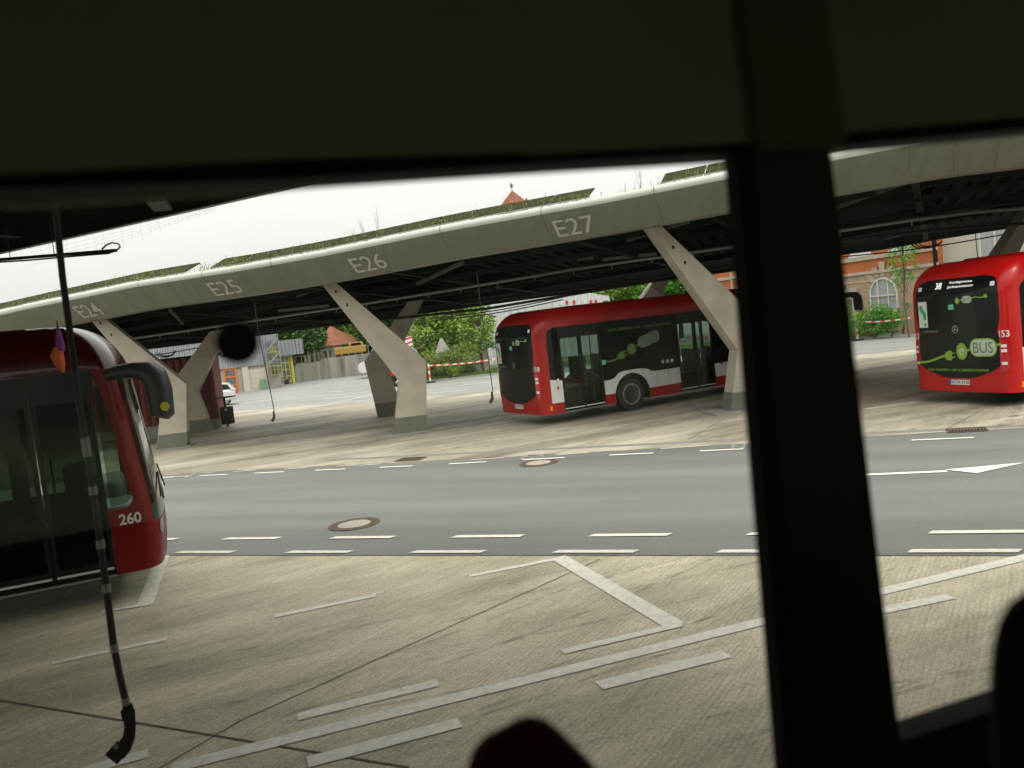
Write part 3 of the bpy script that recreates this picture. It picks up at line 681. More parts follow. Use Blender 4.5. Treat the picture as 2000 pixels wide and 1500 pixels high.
def bus(x, y, th, number, label, fair=3.14, detail='far', roofm=None):
    l = Vector((-cos(rad(th)), sin(rad(th)), 0)); org = Vector((x, y, 0))+l*HW
    t = empty('city_bus', org, rad(90-th), label, 'bus', 'red city buses of the station')
    if number == '260': t.scale = (1, 1, 1.09)
    Q = lambda n, bm, m, sm=False, par=None: obj(n, bm, m, par or t, sm)
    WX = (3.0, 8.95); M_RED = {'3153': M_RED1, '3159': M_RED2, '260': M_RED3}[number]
    # roof and upper band
    bm = NB(); zt = [2.60+.03*k for k in range(14)]+[3.01, 3.03, 3.05, 3.07, 3.09]
    rings = []
    for z in zt:
        w = hwz(z); ring = [(rearx(q*w*.99999, z), q*w, z) for q in lats(40)]
        ring += [(min(11.3, 1.2+i*1.26), w, z) for i in range(9)]
        ring += [(frontx(-q*w*.99999, z, w), -q*w, z) for q in lats(40)]
        ring += [(11.3-i*1.26, -w, z) for i in range(9)]
        rings.append([bm.verts.new(p) for p in ring])
    for a, b in zip(rings, rings[1:]):
        n = len(a)
        for k in range(n): bm.faces.new((a[k], a[(k+1) % n], b[(k+1) % n], b[k]))
    top = [bm.verts.new((BL/2+(v.co.x-BL/2)*.97, v.co.y*.86, 3.12)) for v in rings[-1]]
    for k in range(n): bm.faces.new((rings[-1][k], rings[-1][(k+1) % n], top[(k+1) % n], top[k]))
    bm.faces.new(top)
    Q('roof', bm, M_ROOF3 if number == '260' else M_RED, True)  # left bus roof coloured near black to imitate its shade
    bm = NB(); rbox(bm, 1.5, 10.9, -1.02, 1.02, 3.05, fair, .05); Q('roof_fairing', bm, roofm or M_RED, True)
    # rear shell
    bm = NB(); endshell(bm, rearx, zrange(.30, 2.60, 16), .34); Q('rear_shell', bm, M_RED, True)
    b = NB(); overlay(b, rearx, [(2.76, -.72, .72), (2.735, -.86, .86), (2.69, -.96, .96), (2.6, -1.02, 1.02), (2.3, -1.05, 1.05), (1.9, -1.05, 1.05), (1.66, -1.0, 1.0), (1.56, -.96, .96)], -.010); Q('rear_window', b, M_GOPQ, True)
    b = NB(); overlay(b, rearx, [(1.555, -.98, .98), (1.50, -1.01, 1.01), (1.2, -1.01, 1.01), (.86, -1.0, 1.0), (.74, -.8, .8), (.62, -.42, .42), (.60, -.3, .3)], -.010); Q('engine_cover', b, mat('engine_cover_black', (.005, .008, .006), .25, spec=.2), True)
    for sg in (-1, 1):
        b = NB(); r_ = [(1.42, 1.03, 1.13), (1.36, 1.02, 1.18), (1.1, 1.02, 1.20), (.85, 1.01, 1.195), (.74, 1.0, 1.13)]
        overlay(b, rearx, [(z, sg*a, sg*c) for z, a, c in r_], -.014, 6); tl = Q('tail_lamp', b, M_LAMPR, True)
        b = NB()
        for z in (1.28, 1.18, .92): overlay(b, rearx, [(z+.03, sg*1.05, sg*1.15), (z-.03, sg*1.05, sg*1.15)], -.019, 4)
        obj('clear_lens', b, M_LAMPW, tl)
        b = NB(); overlay(b, rearx, [(2.62, sg*.87, sg*.97), (2.53, sg*.87, sg*.97)], -.012, 3); Q('marker_lamp', b, M_LAMPW)
    b = NB(); overlay(b, rearx, [(.56, -.26, .26), (.45, -.26, .26)], -.014, 4); pl = Q('number_plate', b, M_TXTW)
    fr_ = lambda off: (lambda u, v: (rearx(-u, v)+off, -u, v))        # u grows to the right as seen from behind
    b = NB(); put_text(b, 'N·TX 3'+number[-3:], fr_(-.018), -.19, .25, .475, .54, .01); obj('plate_text', b, M_BLKM, pl)
    b = NB(); overlay(b, rearx, [(.56, .21, .26), (.45, .21, .26)], -.017, 2); obj('plate_badge', b, mat('plate_blue', (.02, .08, .4), .5), pl)
    b = NB(); put_text(b, number, fr_(-.006), .90 if False else 1.08, 1.262, 1.47, 1.60, .02)
    b.free()
    b = NB()
    fs = lambda u, v: (u, -HW-.004, v)
    if number == '260': put_text(b, number, lambda u, v: (u, -HW-.012, v), 11.60, 11.85, .845, .97, .025)
    else:
        put_text(b, number[-3:], fr_(-.008), 1.02, 1.20, 1.46, 1.60, .02)
        put_text(b, number[-3:], fr_(-.008), -1.20, -1.02, 1.46, 1.60, .02)
    Q('fleet_number', b, M_TXTW)
    # e-bus marks on the rear
    f = fr_(-.020); full = number != '3159'
    gm = NB(); wm = NB(); tm = NB()
    if full: disc(gm, f, .13, 1.18, .135, ry=.18); ribbon(gm, f, [(.26, 1.20), (.36, 1.22)], .04); flat(gm, fr_(-.018), rrect(.34, .96, 1.06, 1.45, .17, 6)); ribbon(gm, f, [(.94, 1.30), (1.05, 1.32)], .05)
    if full: flat(wm, fr_(-.024), rrect(.36, .94, 1.085, 1.425, .155, 6)); put_text(wm, 'e', fr_(-.026), .06, .20, 1.09, 1.25, .01)
    if full: put_text(tm, 'BUS', fr_(-.028), .42, .88, 1.14, 1.37, 0)
    if full: ribbon(gm, f, [(-1.04, .93), (-.8, .95), (-.6, 1.0), (-.42, 1.06), (-.3, 1.09)], .05)
    if full: flat(gm, f, [(-.32, 1.06), (-.29, 1.0), (-.2, .98), (-.12, 1.0), (-.12, 1.19), (-.2, 1.20), (-.29, 1.16)])
    if full: ribbon(gm, f, [(-.12, 1.14), (-.05, 1.15)], .025); ribbon(gm, f, [(-.12, 1.05), (-.05, 1.06)], .025)
    f2 = fr_(-.018)
    disc(gm, f2, .10, 2.27, .055, ry=.07); ribbon(gm, f2, [(.15, 2.275), (.22, 2.28)], .02); ribbon(gm, f2, [(.46, 2.30), (.55, 2.33), (.62, 2.31), (.70, 2.31), (.76, 2.33)], .02); flat(gm, f2, rrect(.74, .82, 2.29, 2.37, .02, 2))
    flat(wm, fr_(-.022), rrect(.22, .46, 2.21, 2.36, .07, 5)); put_text(wm, 'e', fr_(-.022), .075, .125, 2.235, 2.30, .01); put_text(tm, 'BUS', fr_(-.026), .25, .435, 2.24, 2.33, 0)
    if full: put_text(gm, 'WIR FAHREN 100 % EMISSIONSFREI', f, -.82, .74, .745, .80, .01)
    Q('green_logo', gm, M_GREEN); Q('pale_logo', wm, M_LOGOW); Q('dark_lettering', tm, mat('logo_grey_green', (.10, .16, .06), .5))
    b = NB(); put_text(b, 'CITARO', fr_(-.020), -.86, -.46, 1.60, 1.655, 0)
    ct = [(0.0+.075*cos(a), 1.66+.075*sin(a)) for a in [2*pi*k/20 for k in range(21)]]; ribbon(b, fr_(-.020), ct, .012)
    for a in (90, 210, 330): ribbon(b, fr_(-.020), [(0, 1.66), (.07*cos(rad(a)), 1.66+.07*sin(rad(a)))], .018)
    Q('badge', b, mat('badge_metal', (.5, .5, .5), .3, metal=.8))
    b = NB(); flat(b, fr_(-.020), rrect(-.97, -.72, 1.72, 2.30, .01, 1)); st = Q('route_sticker', b, M_TXTW)
    b = NB(); g_ = fr_(-.024); flat(b, g_, [(-.94, 2.2), (-.86, 2.22), (-.84, 2.14), (-.76, 2.06), (-.75, 1.9), (-.82, 1.88), (-.84, 2.0), (-.93, 2.1)]); disc(b, g_, -.79, 1.79, .035); obj('sticker_print', b, mat('sticker_green', (.02, .35, .12), .5), st)
    b = NB(); flat(b, fr_(-.020), rrect(-.14, -.0, 2.09, 2.20, .01, 1)); Q('small_sticker', b, mat('sticker_mint', (.15, .5, .33), .5))
    if number == '3153':
        b = NB(); put_text(b, '38', fr_(-.020), -.48, -.32, 2.55, 2.69, .008); put_text(b, 'Stadtgrenze', fr_(-.020), -.12, .44, 2.635, 2.695, .0); put_text(b, 'Johannisstr', fr_(-.020), -.16, .50, 2.54, 2.605, .0)
        Q('destination_display', b, M_LED)
    # front shell
    bm = NB(); endshell(bm, frontx, zrange(.30, .82, 5), 11.5); Q('front_bumper', bm, M_RED, True)
    bm = NB()
    for sg in (-1, 1):
        rows = []
        for z in zrange(.82, 2.60, 14):
            w = HW; ls = [.93, .95, .965, .98, .99, .997, 1.0]
            rows.append([bm.verts.new((frontx(sg*q*w*.99999, z), sg*q*w, z)) for q in ls]+[bm.verts.new((frontx(HW, z)-.045, sg*w, z))])
        for a, c in zip(rows, rows[1:]):
            for k in range(len(a)-1): bm.faces.new((a[k], a[k+1], c[k+1], c[k]))
    Q('front_pillar', bm, M_RED, True)
    bm = NB(); overlay(bm, frontx, [(z, -HW*.93, HW*.93) for z in zrange(1.12, 2.42, 10)], 0, 26); Q('windscreen', bm, M_GCLR, True)
    bm = NB(); overlay(bm, frontx, [(z, -HW*.93, HW*.93) for z in zrange(.82, 1.12, 4)], 0.0, 26); overlay(bm, frontx, [(z, -HW*.93, HW*.93) for z in zrange(2.42, 2.60, 2)], 0.0, 26)
    Q('front_panel', bm, M_GOPQ, True)
    bm = NB(); b9 = [(frontx(.1*cos(a), 1.0)+.01, .1*cos(a), 1.0+.1*sin(a)) for a in [2*pi*k/20 for k in range(21)]]; tube(bm, b9, .012, 6, False)
    for a in (90, 210, 330): beam(bm, (frontx(0, 1)+.012, 0, 1), (frontx(0, 1)+.012, .095*cos(rad(a)), 1+.095*sin(rad(a))), .012, .012)
    Q('star_emblem', bm, MATS['badge_metal'])
    bm = NB()
    for sg in (-1, 1): overlay(bm, frontx, [(.80, sg*.78, sg*1.06), (.70, sg*.80, sg*1.10), (.64, sg*.86, sg*1.06)], .008, 6)
    Q('headlight', bm, mat('headlamp_glass', (.10, .10, .10), .1))
    bm = NB(); overlay(bm, frontx, [(.52, -.26, .26), (.42, -.26, .26)], .012, 4); Q('number_plate', bm, M_TXTW)
    for a, b_ in ((-.9, .1), (.1, .9)):
        bm = NB(); tube(bm, [(frontx(a, 1.05)+.04, a, 1.05), (frontx(a+.3, 1.2)+.03, a+.35, 1.15), (frontx(a+.6, 1.3)+.02, a+.75, 1.25)], .012, 6); Q('wiper', bm, M_BLKM)
    # sides
    doors = ((.72, 2.08), (4.75, 6.1), (10.15, 11.5))
    for sg in (-1, 1):
        ds = doors if sg < 0 else ()
        # lower panels between doors
        seg = [(.34, .72), (2.08, 4.75), (6.1, 10.15)] if sg < 0 else [(.34, 5.4), (5.4, 11.5)]
        for a, b_ in seg:
            ws = [c for c in WX if a < c < b_]
            bw = NB(); up = [(b_, 1.06 if sg < 0 else 1.15), (a, 1.06 if sg < 0 else 1.15)]
            if sg < 0 and a == .34: up = [(b_, 1.16), (a, 1.22)]
            if ws:
                c = ws[0]; up = [(b_, 1.03), (c+.85, 1.03), (c+.72, 1.05), (c+.58, 1.13), (c+.3, 1.17), (c-.2, 1.17), (c-.4, 1.14), (c-.6, 1.0), (c-.75, .97), (a, .97)]
            lo = [(a, .58)]
            for c in ws: lo += arch_pts(c, .60, .58)
            lo += [(b_, .58)]
            side_poly(bw, lo+up, sg); Q('side_panel', bw, M_WHITE)
            bw = NB(); lo = [(a, .30)]; r_ = .60
            cuts = [a]+[v for c in ws for v in (c-.575, c+.575)]+[b_]
            for i in range(0, len(cuts), 2):
                if cuts[i+1]-cuts[i] > .02: side_poly(bw, [(cuts[i], .30), (cuts[i+1], .30), (cuts[i+1], .577), (cuts[i], .577)], sg)
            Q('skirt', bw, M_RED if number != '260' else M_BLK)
            for c in ws:
                bw = NB(); a_ = arch_pts(c, .60, .3); i_ = arch_pts(c, .56, .3)
                side_poly(bw, a_+i_[::-1], sg, HW+.012, .5); Q('wheel_arch', bw, M_BLKM)
        # window band
        segs = [(.36, .72), (2.08, 4.75), (6.1, 10.15)] if sg < 0 else [(.36, 11.6)]
        for a, b_ in segs:
            z0 = 1.07 if sg < 0 else 1.16
            if a == .36 and sg < 0: z0 = 1.22
            rs = (.01, .22 if a == .36 else .01, .03, .01)
            bw = NB(); prism(bw, [(x_, sg*(HW-.004), z) for x_, z in rrect(a+.004, b_-.004, z0 if not (sg < 0 and a in (2.08, 6.1)) else 1.19, 2.60, .02, 5, rs)], (0, -sg*.012, 0)); Q('side_window', bw, M_GDARK if sg < 0 else M_GMID)
            if sg < 0 and a in (2.08, 6.1):
                c = WX[0] if a == 2.08 else WX[1]
                bw = NB(); side_poly(bw, [(b_, 1.19), (a, 1.19), (a, .973), (c-.75, .973), (c-.6, 1.003), (c-.4, 1.143), (c-.2, 1.173), (c+.3, 1.173), (c+.58, 1.133), (c+.72, 1.053), (c+.85, 1.033), (b_, 1.033)], sg, HW-.002, .02); Q('window_surround', bw, M_GOPQ)
            bw = NB()
            xs_ = [a+.02, b_-.02]+([(a+b_)/2] if b_-a < 5 and b_-a > 1 else [a+(b_-a)*k/6 for k in range(1, 6)] if b_-a > 5 else [])
            for q in xs_: box(bw, q-.035, q+.035, sg*(HW-.05)-.02, sg*(HW-.05)+.02, z0-.05, 2.60)
            Q('window_pillar', bw, M_BLKM)
        # corner filler above the panel at both ends (red)
        bw = NB(); side_poly(bw, [(.335, 2.6), (.355, 2.6), (.355, 1.2), (.335, 1.2)], sg, HW-.001); 
        if sg < 0:
            r0 = [(.36+.0, 2.60), (.36, 2.38)]+[(.36+.22-.22*cos(rad(90*k/5)), 2.38+.22*sin(rad(90*k/5))) for k in range(1, 6)]; side_poly(bw, r0, sg, HW-.001, .01)
        Q('corner_panel', bw, M_RED)
    # front right corner: panel and driver-door quarter glass
    bw = NB(); side_poly(bw, [(11.5, .30), (11.80, .30), (11.84, 1.12), (11.78, 1.10), (11.72, 1.04), (11.5, 1.02)], -1, HW+.002); Q('corner_panel', bw, M_RED)
    bw = NB(); side_poly(bw, [(11.5, .30), (11.80, .30), (11.84, 1.15), (11.6, 1.15), (11.5, 1.15)], 1, HW+.002); Q('corner_panel', bw, M_RED)
    bw = NB(); prism(bw, [(x_, -(HW-.004), z) for x_, z in ((11.53, 1.06), (11.72, 1.09), (11.78, 1.16), (frontx(HW, 1.35)-.05, 1.35), (frontx(HW, 2.1)-.05, 2.1), (frontx(HW, 2.35)-.07, 2.35), (11.58, 2.52), (11.53, 2.56))], (0, .012, 0)); Q('quarter_window', bw, M_GMID)
    bw = NB(); side_poly(bw, [(11.84, 1.1), (11.79, 1.16), (frontx(HW, 1.35)-.05, 1.35), (frontx(HW, 2.1)-.05, 2.1), (frontx(HW, 2.35)-.07, 2.35), (11.58, 2.52), (11.52, 2.6), (frontx(HW, 2.6)-.02, 2.6), (frontx(HW, 2.2)-.02, 2.2), (frontx(HW, 1.4)-.02, 1.4)], -1, HW-.001, .02); Q('corner_panel', bw, M_RED)
    # doors
    for a, b_ in doors:
        mid = (a+b_)/2
        for p0, p1 in ((a+.01, mid-.008), (mid+.008, b_-.01)):
            bw = NB(); y = -(HW-.015)
            for r_ in ((p0, p0+.05, .36, 2.5), (p1-.05, p1, .36, 2.5)): box(bw, r_[0], r_[1], y, y+.04, r_[2], r_[3])
            for r_ in ((p0+.05, p1-.05, .36, .46), (p0+.05, p1-.05, 2.28, 2.5)): box(bw, r_[0], r_[1], y, y+.04, r_[2], r_[3])
            dr = Q('door', bw, M_BLK)
            bw = NB(); box(bw, p0+.05, p1-.05, y+.01, y+.02, .46, 2.28); obj('door_glass', bw, M_GDOOR2 if number == '260' else M_GDOOR, dr)
            bw = NB(); box(bw, p0+.02, p1-.02, y-.006, y-.001, .37, .395); obj('door_edge_strip', bw, M_WHITE, dr)
            bw = NB(); tube(bw, [(p0+.12, y+.08, .9), (p0+.12, y+.08, 1.7)], .016, 6); obj('grab_rail', bw, M_STEEL, dr)
        bw = NB(); box(bw, a, b_, -HW, -HW+.04, 2.5, 2.6); Q('door_header', bw, M_BLK)
        bw = NB(); box(bw, a, b_, -HW-.008, -HW+.03, .285, .31); Q('door_sill', bw, M_STEEL)
    bw = NB()
    for sx in (3.9, 4.32, 7.4, 8.0, 9.9):
        box(bw, sx-.004, sx+.004, -HW-.002, -HW+.01, .59, 1.02)
    for sx in (7.4, 8.0): box(bw, sx-.004, sx+.004, -HW-.002, -HW+.01, .31, .57)
    Q('panel_gap', bw, M_BLKM)
    bw = NB()
    for sx in (3.2, 5.2, 7.2, 9.2): box(bw, sx-.004, sx+.004, -HW-.003, -HW+.01, 2.62, 2.75)
    box(bw, 1.2, 10.9, -HW-.003, -HW+.01, 2.615, 2.622); Q('cantrail_gap', bw, M_BLKM)
    # round tank caps
    for cx, cz in ((.56, .98), (6.35, .95)):
        bw = NB(); lathe(bw, [(.04, 0), (.04, .006), (.028, .007), (.02, .001)], Matrix.Translation((cx, -HW-.006, cz)) @ Matrix.Rotation(pi/2, 4, 'X'), 16); Q('socket_cap', bw, M_LAMPR)
    # chassis, floor, ceiling, seats
    bw = NB(); box(bw, .36, 11.6, -HW+.3, HW-.3, .30, .36); box(bw, .36, 2.3, -HW+.06, HW-.06, .29, .36); box(bw, 3.7, 8.2, -HW+.06, HW-.06, .29, .36); box(bw, 9.7, 11.6, -HW+.06, HW-.06, .29, .36); Q('floor', bw, M_BLKM)
    bw = NB(); box(bw, .6, 11.6, -HW+.12, HW-.12, 2.52, 2.55); Q('ceiling', bw, M_GREY)
    bw = NB(); box(bw, .2, .62, -HW+.1, HW-.5, .36, 1.3); box(bw, .2, .62, HW-.5, HW-.1, .36, 2.4); Q('motor_housing', bw, M_BLKM)
    for cx in WX:
        for sg in (-1, 1):
            bw = NB(); box(bw, cx-.62, cx+.62, sg*(HW-.44)-.28, sg*(HW-.44)+.24 if sg > 0 else sg*(HW-.44)+.28, .9, .96); Q('wheel_housing', bw, M_GREY)
    for (sx, sy) in ((2.6, .85), (2.6, -.85), (3.4, .85), (3.4, -.85), (4.2, .85), (4.2, -.85), (5.6, .85), (7.0, -.85), (7.8, -.85), (7.0, .85), (7.8, .85), (8.6, .85), (9.4, .85)):
        bw = NB(); zf = .42 if sx in (2.6, 3.4, 8.6, 9.4) else 0
        for q in (-.22, .22):
            rbox(bw, sx, sx+.42, sy+q-.2, sy+q+.2, .72+zf*.6, .82+zf*.6, .03, 2); rbox(bw, sx-.06, sx+.04, sy+q-.2, sy+q+.2, .78+zf*.6, 1.38+zf*.6, .035, 2)
        Q('passenger_seat', bw, M_FAB)
    for px_, py_ in ((1.4, .3), (2.2, -.55), (4.6, -.6), (6.2, -.6), (5.4, .4), (8.1, .35), (10.0, -.5)):
        bw = NB(); tube(bw, [(px_, py_, .36), (px_, py_, 2.52)], .017, 6); Q('handrail_pole', bw, M_STEEL)
    bw = NB(); rbox(bw, 11.15, 11.6, -.1, 1.1, .5, 1.22, .08, 3); rbox(bw, 11.3, 11.75, -1.15, -.2, .9, 1.04, .05, 2); Q('dashboard', bw, mat('dash_plastic', (0.175, 0.210, 0.190), .5, var=.1))
    bw = NB(); rbox(bw, 10.35, 10.8, .35, .9, .8, .92, .04, 2); rbox(bw, 10.25, 10.4, .35, .9, .9, 1.75, .05, 2); Q('driver_seat', bw, M_FAB)
    bw = NB(); rbox(bw, 10.95, 11.3, -.25, .1, 1.15, 1.5, .04, 2); rbox(bw, 11.0, 11.04, .2, .45, 1.2, 1.35, .01, 1); Q('ticket_machine', bw, MATS['dash_plastic'])
    bw = NB(); tube(bw, [(11.1+.05*sin(a), .62+.22*cos(a), 1.27+.18*sin(a)*.6) for a in [2*pi*k/20 for k in range(21)]], .014, 6, False); Q('steering_wheel', bw, M_BLKM)
    # wheels
    for cx in WX:
        for sg in (-1, 1):
            mxw = Matrix.Translation((cx, sg*(HW-.06), .48)) @ Matrix.Rotation(pi/2*(1 if sg < 0 else -1), 4, 'X')
            bw = NB(); lathe(bw, [(.30, -.02), (.42, .0), (.455, -.015), (.48, -.06), (.48, -.24), (.45, -.28), (.2, -.28)], mxw, 36); wt = Q('wheel', bw, M_RUB, True)
            bw = NB(); lathe(bw, [(.305, -.02), (.30, .004), (.275, .008), (.262, -.02), (.25, -.10), (.20, -.13), (.17, -.12), (.15, -.05), (.10, -.03), (.0001, -.03)], mxw, 32); obj('rim', bw, M_RIM, wt, True)
    # mirrors
    for sg in (-1, 1):
        bw = NB(); y0 = sg*(HW-.12)
        pts = [(11.62, y0, 2.50), (11.80, y0+sg*.16, 2.545), (12.0, y0+sg*.27, 2.55), (12.14, y0+sg*.32, 2.52), (12.22, y0+sg*.34, 2.44), (12.25, y0+sg*.34, 2.30), (12.25, y0+sg*.34, 2.02), (12.24, y0+sg*.34, 1.99)]
        for i in range(len(pts)-1): pass
        tube(bw, pts, [.06, .075, .09, .12, .145, .155, .14, .08], 16); mr = Q('mirror', bw, M_BLK if number != '260' else mat('mirror_housing', (.012, .012, .012), .45, spec=.4), True)
        if sg < 0:
            bw = NB(); lathe(bw, [(.05, 0), (.05, .004)], Matrix.Translation((12.29, y0-.485, 2.12)) @ Matrix.Rotation(pi/2, 4, 'X'), 20); obj('yellow_dot', bw, M_YEL, mr)
    if number == '3159':
        gm = NB(); wm = NB(); tm = NB(); F1 = lambda o: (lambda u, v: (u, -HW-o, v+(u-2.9)*0))
        def rotf(o, cx, cz, ang): return lambda u, v: (cx+u*cos(ang)-v*sin(ang), -HW-o, cz+u*sin(ang)+v*cos(ang))
        f = rotf(.003, 3.0, 1.66, rad(14)); fw = rotf(.006, 3.0, 1.66, rad(14)); ft = rotf(.009, 3.0, 1.66, rad(14))
        disc(gm, f, .12, .06, .16); ribbon(gm, f, [(.28, .08), (.4, .1)], .04); put_text(wm, 'e', fw, .03, .2, -.04, .15, .01); flat(wm, f, rrect(.38, 1.18, -.05, .28, .15, 6)); put_text(tm, 'BUS', ft, .48, 1.08, .01, .22, 0)
        flat(gm, f, [(-.42, .02), (-.36, -.08), (-.25, -.1), (-.16, -.06), (-.16, .1), (-.28, .12), (-.38, .08)]); ribbon(gm, f, [(-.16, .07), (-.06, .08)], .03); ribbon(gm, f, [(-.16, -.03), (-.06, -.02)], .03); ribbon(gm, f, [(-.95, .08), (-.7, 0), (-.55, -.03), (-.4, 0)], .05)
        put_text(gm, 'WIR FAHREN 100 % EMISSIONSFREI', F1(.004), 2.35, 4.6, 2.30, 2.38, .01)
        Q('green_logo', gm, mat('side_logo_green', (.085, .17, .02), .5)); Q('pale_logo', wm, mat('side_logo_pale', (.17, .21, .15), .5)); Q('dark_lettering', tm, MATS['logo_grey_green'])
        b = NB()
        for k in range(3): disc(b, F1(.004), 4.15+.17*k, 1.26, .055)
        Q('pictogram', b, mat('pictogram_pale', (.4, .5, .55), .5))
        b = NB(); flat(b, F1(.004), rrect(2.05, 2.18, 1.42, 1.55, .01, 1)); Q('small_sticker', b, MATS['sticker_mint'])
    if number == '3159' or number == '3153':
        b = NB(); side_poly(b, [(.06+.2, .40), (.33, .40), (.33, .52), (.26, .52)], -1, HW+.006, .01); Q('side_marker', b, M_AMB)
    return t
u68 = Vector((sin(rad(68)), cos(rad(68)), 0))
p260 = Vector((-5.0, 10.15, 0)) - u68*11.53
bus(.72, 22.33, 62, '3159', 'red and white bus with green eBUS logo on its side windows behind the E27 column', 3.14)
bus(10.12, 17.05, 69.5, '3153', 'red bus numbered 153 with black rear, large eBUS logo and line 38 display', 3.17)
bus(p260.x, p260.y, 68, '260', 'shade-darkened red bus with white number 260 on its front corner at the left edge', 3.13, 'near')

# pennants on bus 260
M_PINK = mat('flag_pink', (0.270, 0.024, 0.072), .8, col2=(.12, .05, .30), vs_=9); M_FY = mat('flag_yellow', (0.325, 0.125, 0.015), .8, col2=(.7, .08, .04), vs_=7)
fl = empty('pennant', YP(118, 735, 9.7), 0, 'small folded pink, violet and yellow flag standing at the side of bus 260', 'flag')
def fobj(n, bm, m):
    o = obj(n, bm, m, fl, True); o.matrix_parent_inverse = Matrix.Translation(-Vector(fl.location)); return o
bm = NB(); tube(bm, [YP(x, y, 9.7) for x, y in ((112, 630), (114, 650), (117, 672), (119, 686))], [.004, .03, .05, .045], 8); fobj('upper_cloth', bm, M_PINK)
bm = NB(); tube(bm, [YP(x, y, 9.7) for x, y in ((114, 680), (111, 695), (117, 710), (124, 728))], [.05, .075, .06, .012], 8); fobj('lower_cloth', bm, M_FY)
bm = NB(); tube(bm, [YP(x, y, 9.73) for x, y in ((111, 626), (126, 735), (150, 760))], .006, 5); fobj('stick', bm, M_DSTEEL)

# ================================================================== BACKGROUND
M_REDW = ribbed('red_corrugated', (.17, .012, .014), .28, .5, 0, depth=.5, bumpy=1.0)
M_REDW.node_tree.nodes['Principled BSDF'].inputs['Roughness'].default_value = .6
M_CONW = mat('pale_concrete', (0.252, 0.246, 0.228), .8, var=.12, vs_=1.5, detail=8)
M_RIB = ribbed('ribbed_sheet', (0.276, 0.294, 0.312), .35, .45, 0, depth=.4, bumpy=.9)
M_RIBW = ribbed('ribbed_white', (0.540, 0.547, 0.562), .5, .45, 0, depth=.3, bumpy=.6)
M_BEIGE = mat('beige_render', (0.300, 0.270, 0.222), .85, var=.1, vs_=.8, detail=8)
M_ORG = mat('orange_steel', (0.496, 0.136, 0.016), .5)
M_YW = mat('yellow_steel', (0.434, 0.399, 0.070), .5)
M_STAIN = mat('stained_concrete', (.13, .12, .10), .9, col2=(.32, .31, .27), vs_=1.0, stretch=(0, (2.5, 2.5, .18)), detail=8, bump=.3, bs=10)
M_TILE = mat('roof_tile', (0.210, 0.075, 0.037), .85, var=.2, vs_=1.5, bump=.5, bs=12, detail=8)
M_CREAM = mat('cream_render', (0.446, 0.403, 0.331), .85, var=.06, vs_=.6)
M_BRICK = mat('orange_brick', (.40, .115, .035), .85, var=.2, vs_=2.0, detail=10, bump=.3, bs=18)
M_SAND = mat('sandstone', (.36, .25, .17), .85, var=.18, vs_=1.3, detail=8, bump=.3, bs=9)
M_SAND2 = mat('sandstone_trim', (0.420, 0.345, 0.277), .85, var=.12, vs_=2, detail=6)
M_WINF = mat('white_window_frame', (0.555, 0.555, 0.540), .5)
M_PANE = mat('window_pane', (.10, .115, .12), .08, spec=.8, var=.3, vs_=1.5)
M_CURT = mat('net_curtain', (0.315, 0.322, 0.322), .6, var=.15, vs_=5, stretch=(0, (4, 4, .4)))
M_BARK = mat('bark', (.10, .075, .05), .9, var=.3, vs_=5)

class Pl:                                                   # a facade in a plane through two points, boxed backwards
    def __init__(s, name, A, B, label, cat, group=None):
        s.f = Fr((A.x, A.y), (B.x-A.x, B.y-A.y)); u = s.f.u
        s.t = empty(name, (A.x, A.y, 0), math.atan2(u.y, u.x), label, cat, group); s.L = (Vector((B.x, B.y, 0))-Vector((A.x, A.y, 0))).length
    def px(s, x, y): return s.f.px(x, y)
    def pb(s, name, a0, a1, z0, z1, m, t0=0., t1=None, parent=None):   # box, t towards viewer
        bm = NB(); t1 = -.1 if t1 is None else t1; box(bm, a0, a1, -max(t0, t1), -min(t0, t1), z0, z1); return obj(name, bm, m, parent or s.t)
    def pp(s, name, pts, m, t0, th, parent=None):
        bm = NB(); prism(bm, [(a, -t0, z) for a, z in pts], (0, th, 0)); return obj(name, bm, m, parent or s.t)
    def window(s, a0, a1, z0, z1, nx=2, nz=1, fm=None, pm=None, fw=.07, t=.0):
        bm = NB(); fw_ = fw
        for k in range(nx+1): q = a0+(a1-a0)*k/nx; q = min(max(q, a0+fw_/2), a1-fw_/2); box(bm, q-fw_/2, q+fw_/2, -t-.06, -t+.02, z0, z1)
        xs = [a0]+[a0+(a1-a0)*k/nx for k in range(1, nx)]+[a1]
        for k in range(nz+1):
            q = min(max(z0+(z1-z0)*k/nz, z0+fw_/2), z1-fw_/2)
            for i in range(nx): box(bm, xs[i]+fw_*(1 if i == 0 else .5), xs[i+1]-fw_*(1 if i == nx-1 else .5), -t-.055, -t+.02, q-fw_/2, q+fw_/2)
        w_ = obj('window', bm, fm or M_WINF, s.t)
        bm = NB(); box(bm, a0+.02, a1-.02, -t-.02, -t-.005, z0+.02, z1-.02); obj('pane', bm, pm or M_PANE, w_); return w_

# red corrugated kiosk
A, B = Vector((-19.4, 31.45, 0)), Vector((-11.47, 32.72, 0))
k = Pl('red_kiosk', A, B, 'dark red corrugated kiosk on a grey plinth behind the E24 supports', 'kiosk')
k.pb('wall', 0, k.L, .42, 2.86, M_REDW, 0, -1.7); k.pb('plinth', .05, k.L-.02, 0, .42, M_CONW, -.06, -1.65); k.pb('roof', -.1, k.L+.1, 2.86, 2.94, M_DSTEEL, .1, -1.75)
bm = NB()
for q in range(int(k.L/.28)+1): box(bm, q*.28, q*.28+.1, -.03, 0.02, .42, 2.84)
box(bm, k.L-.12, k.L+.02, -.035, .12, .40, 2.84)
obj('wall_ribs', bm, M_REDW, k.t)
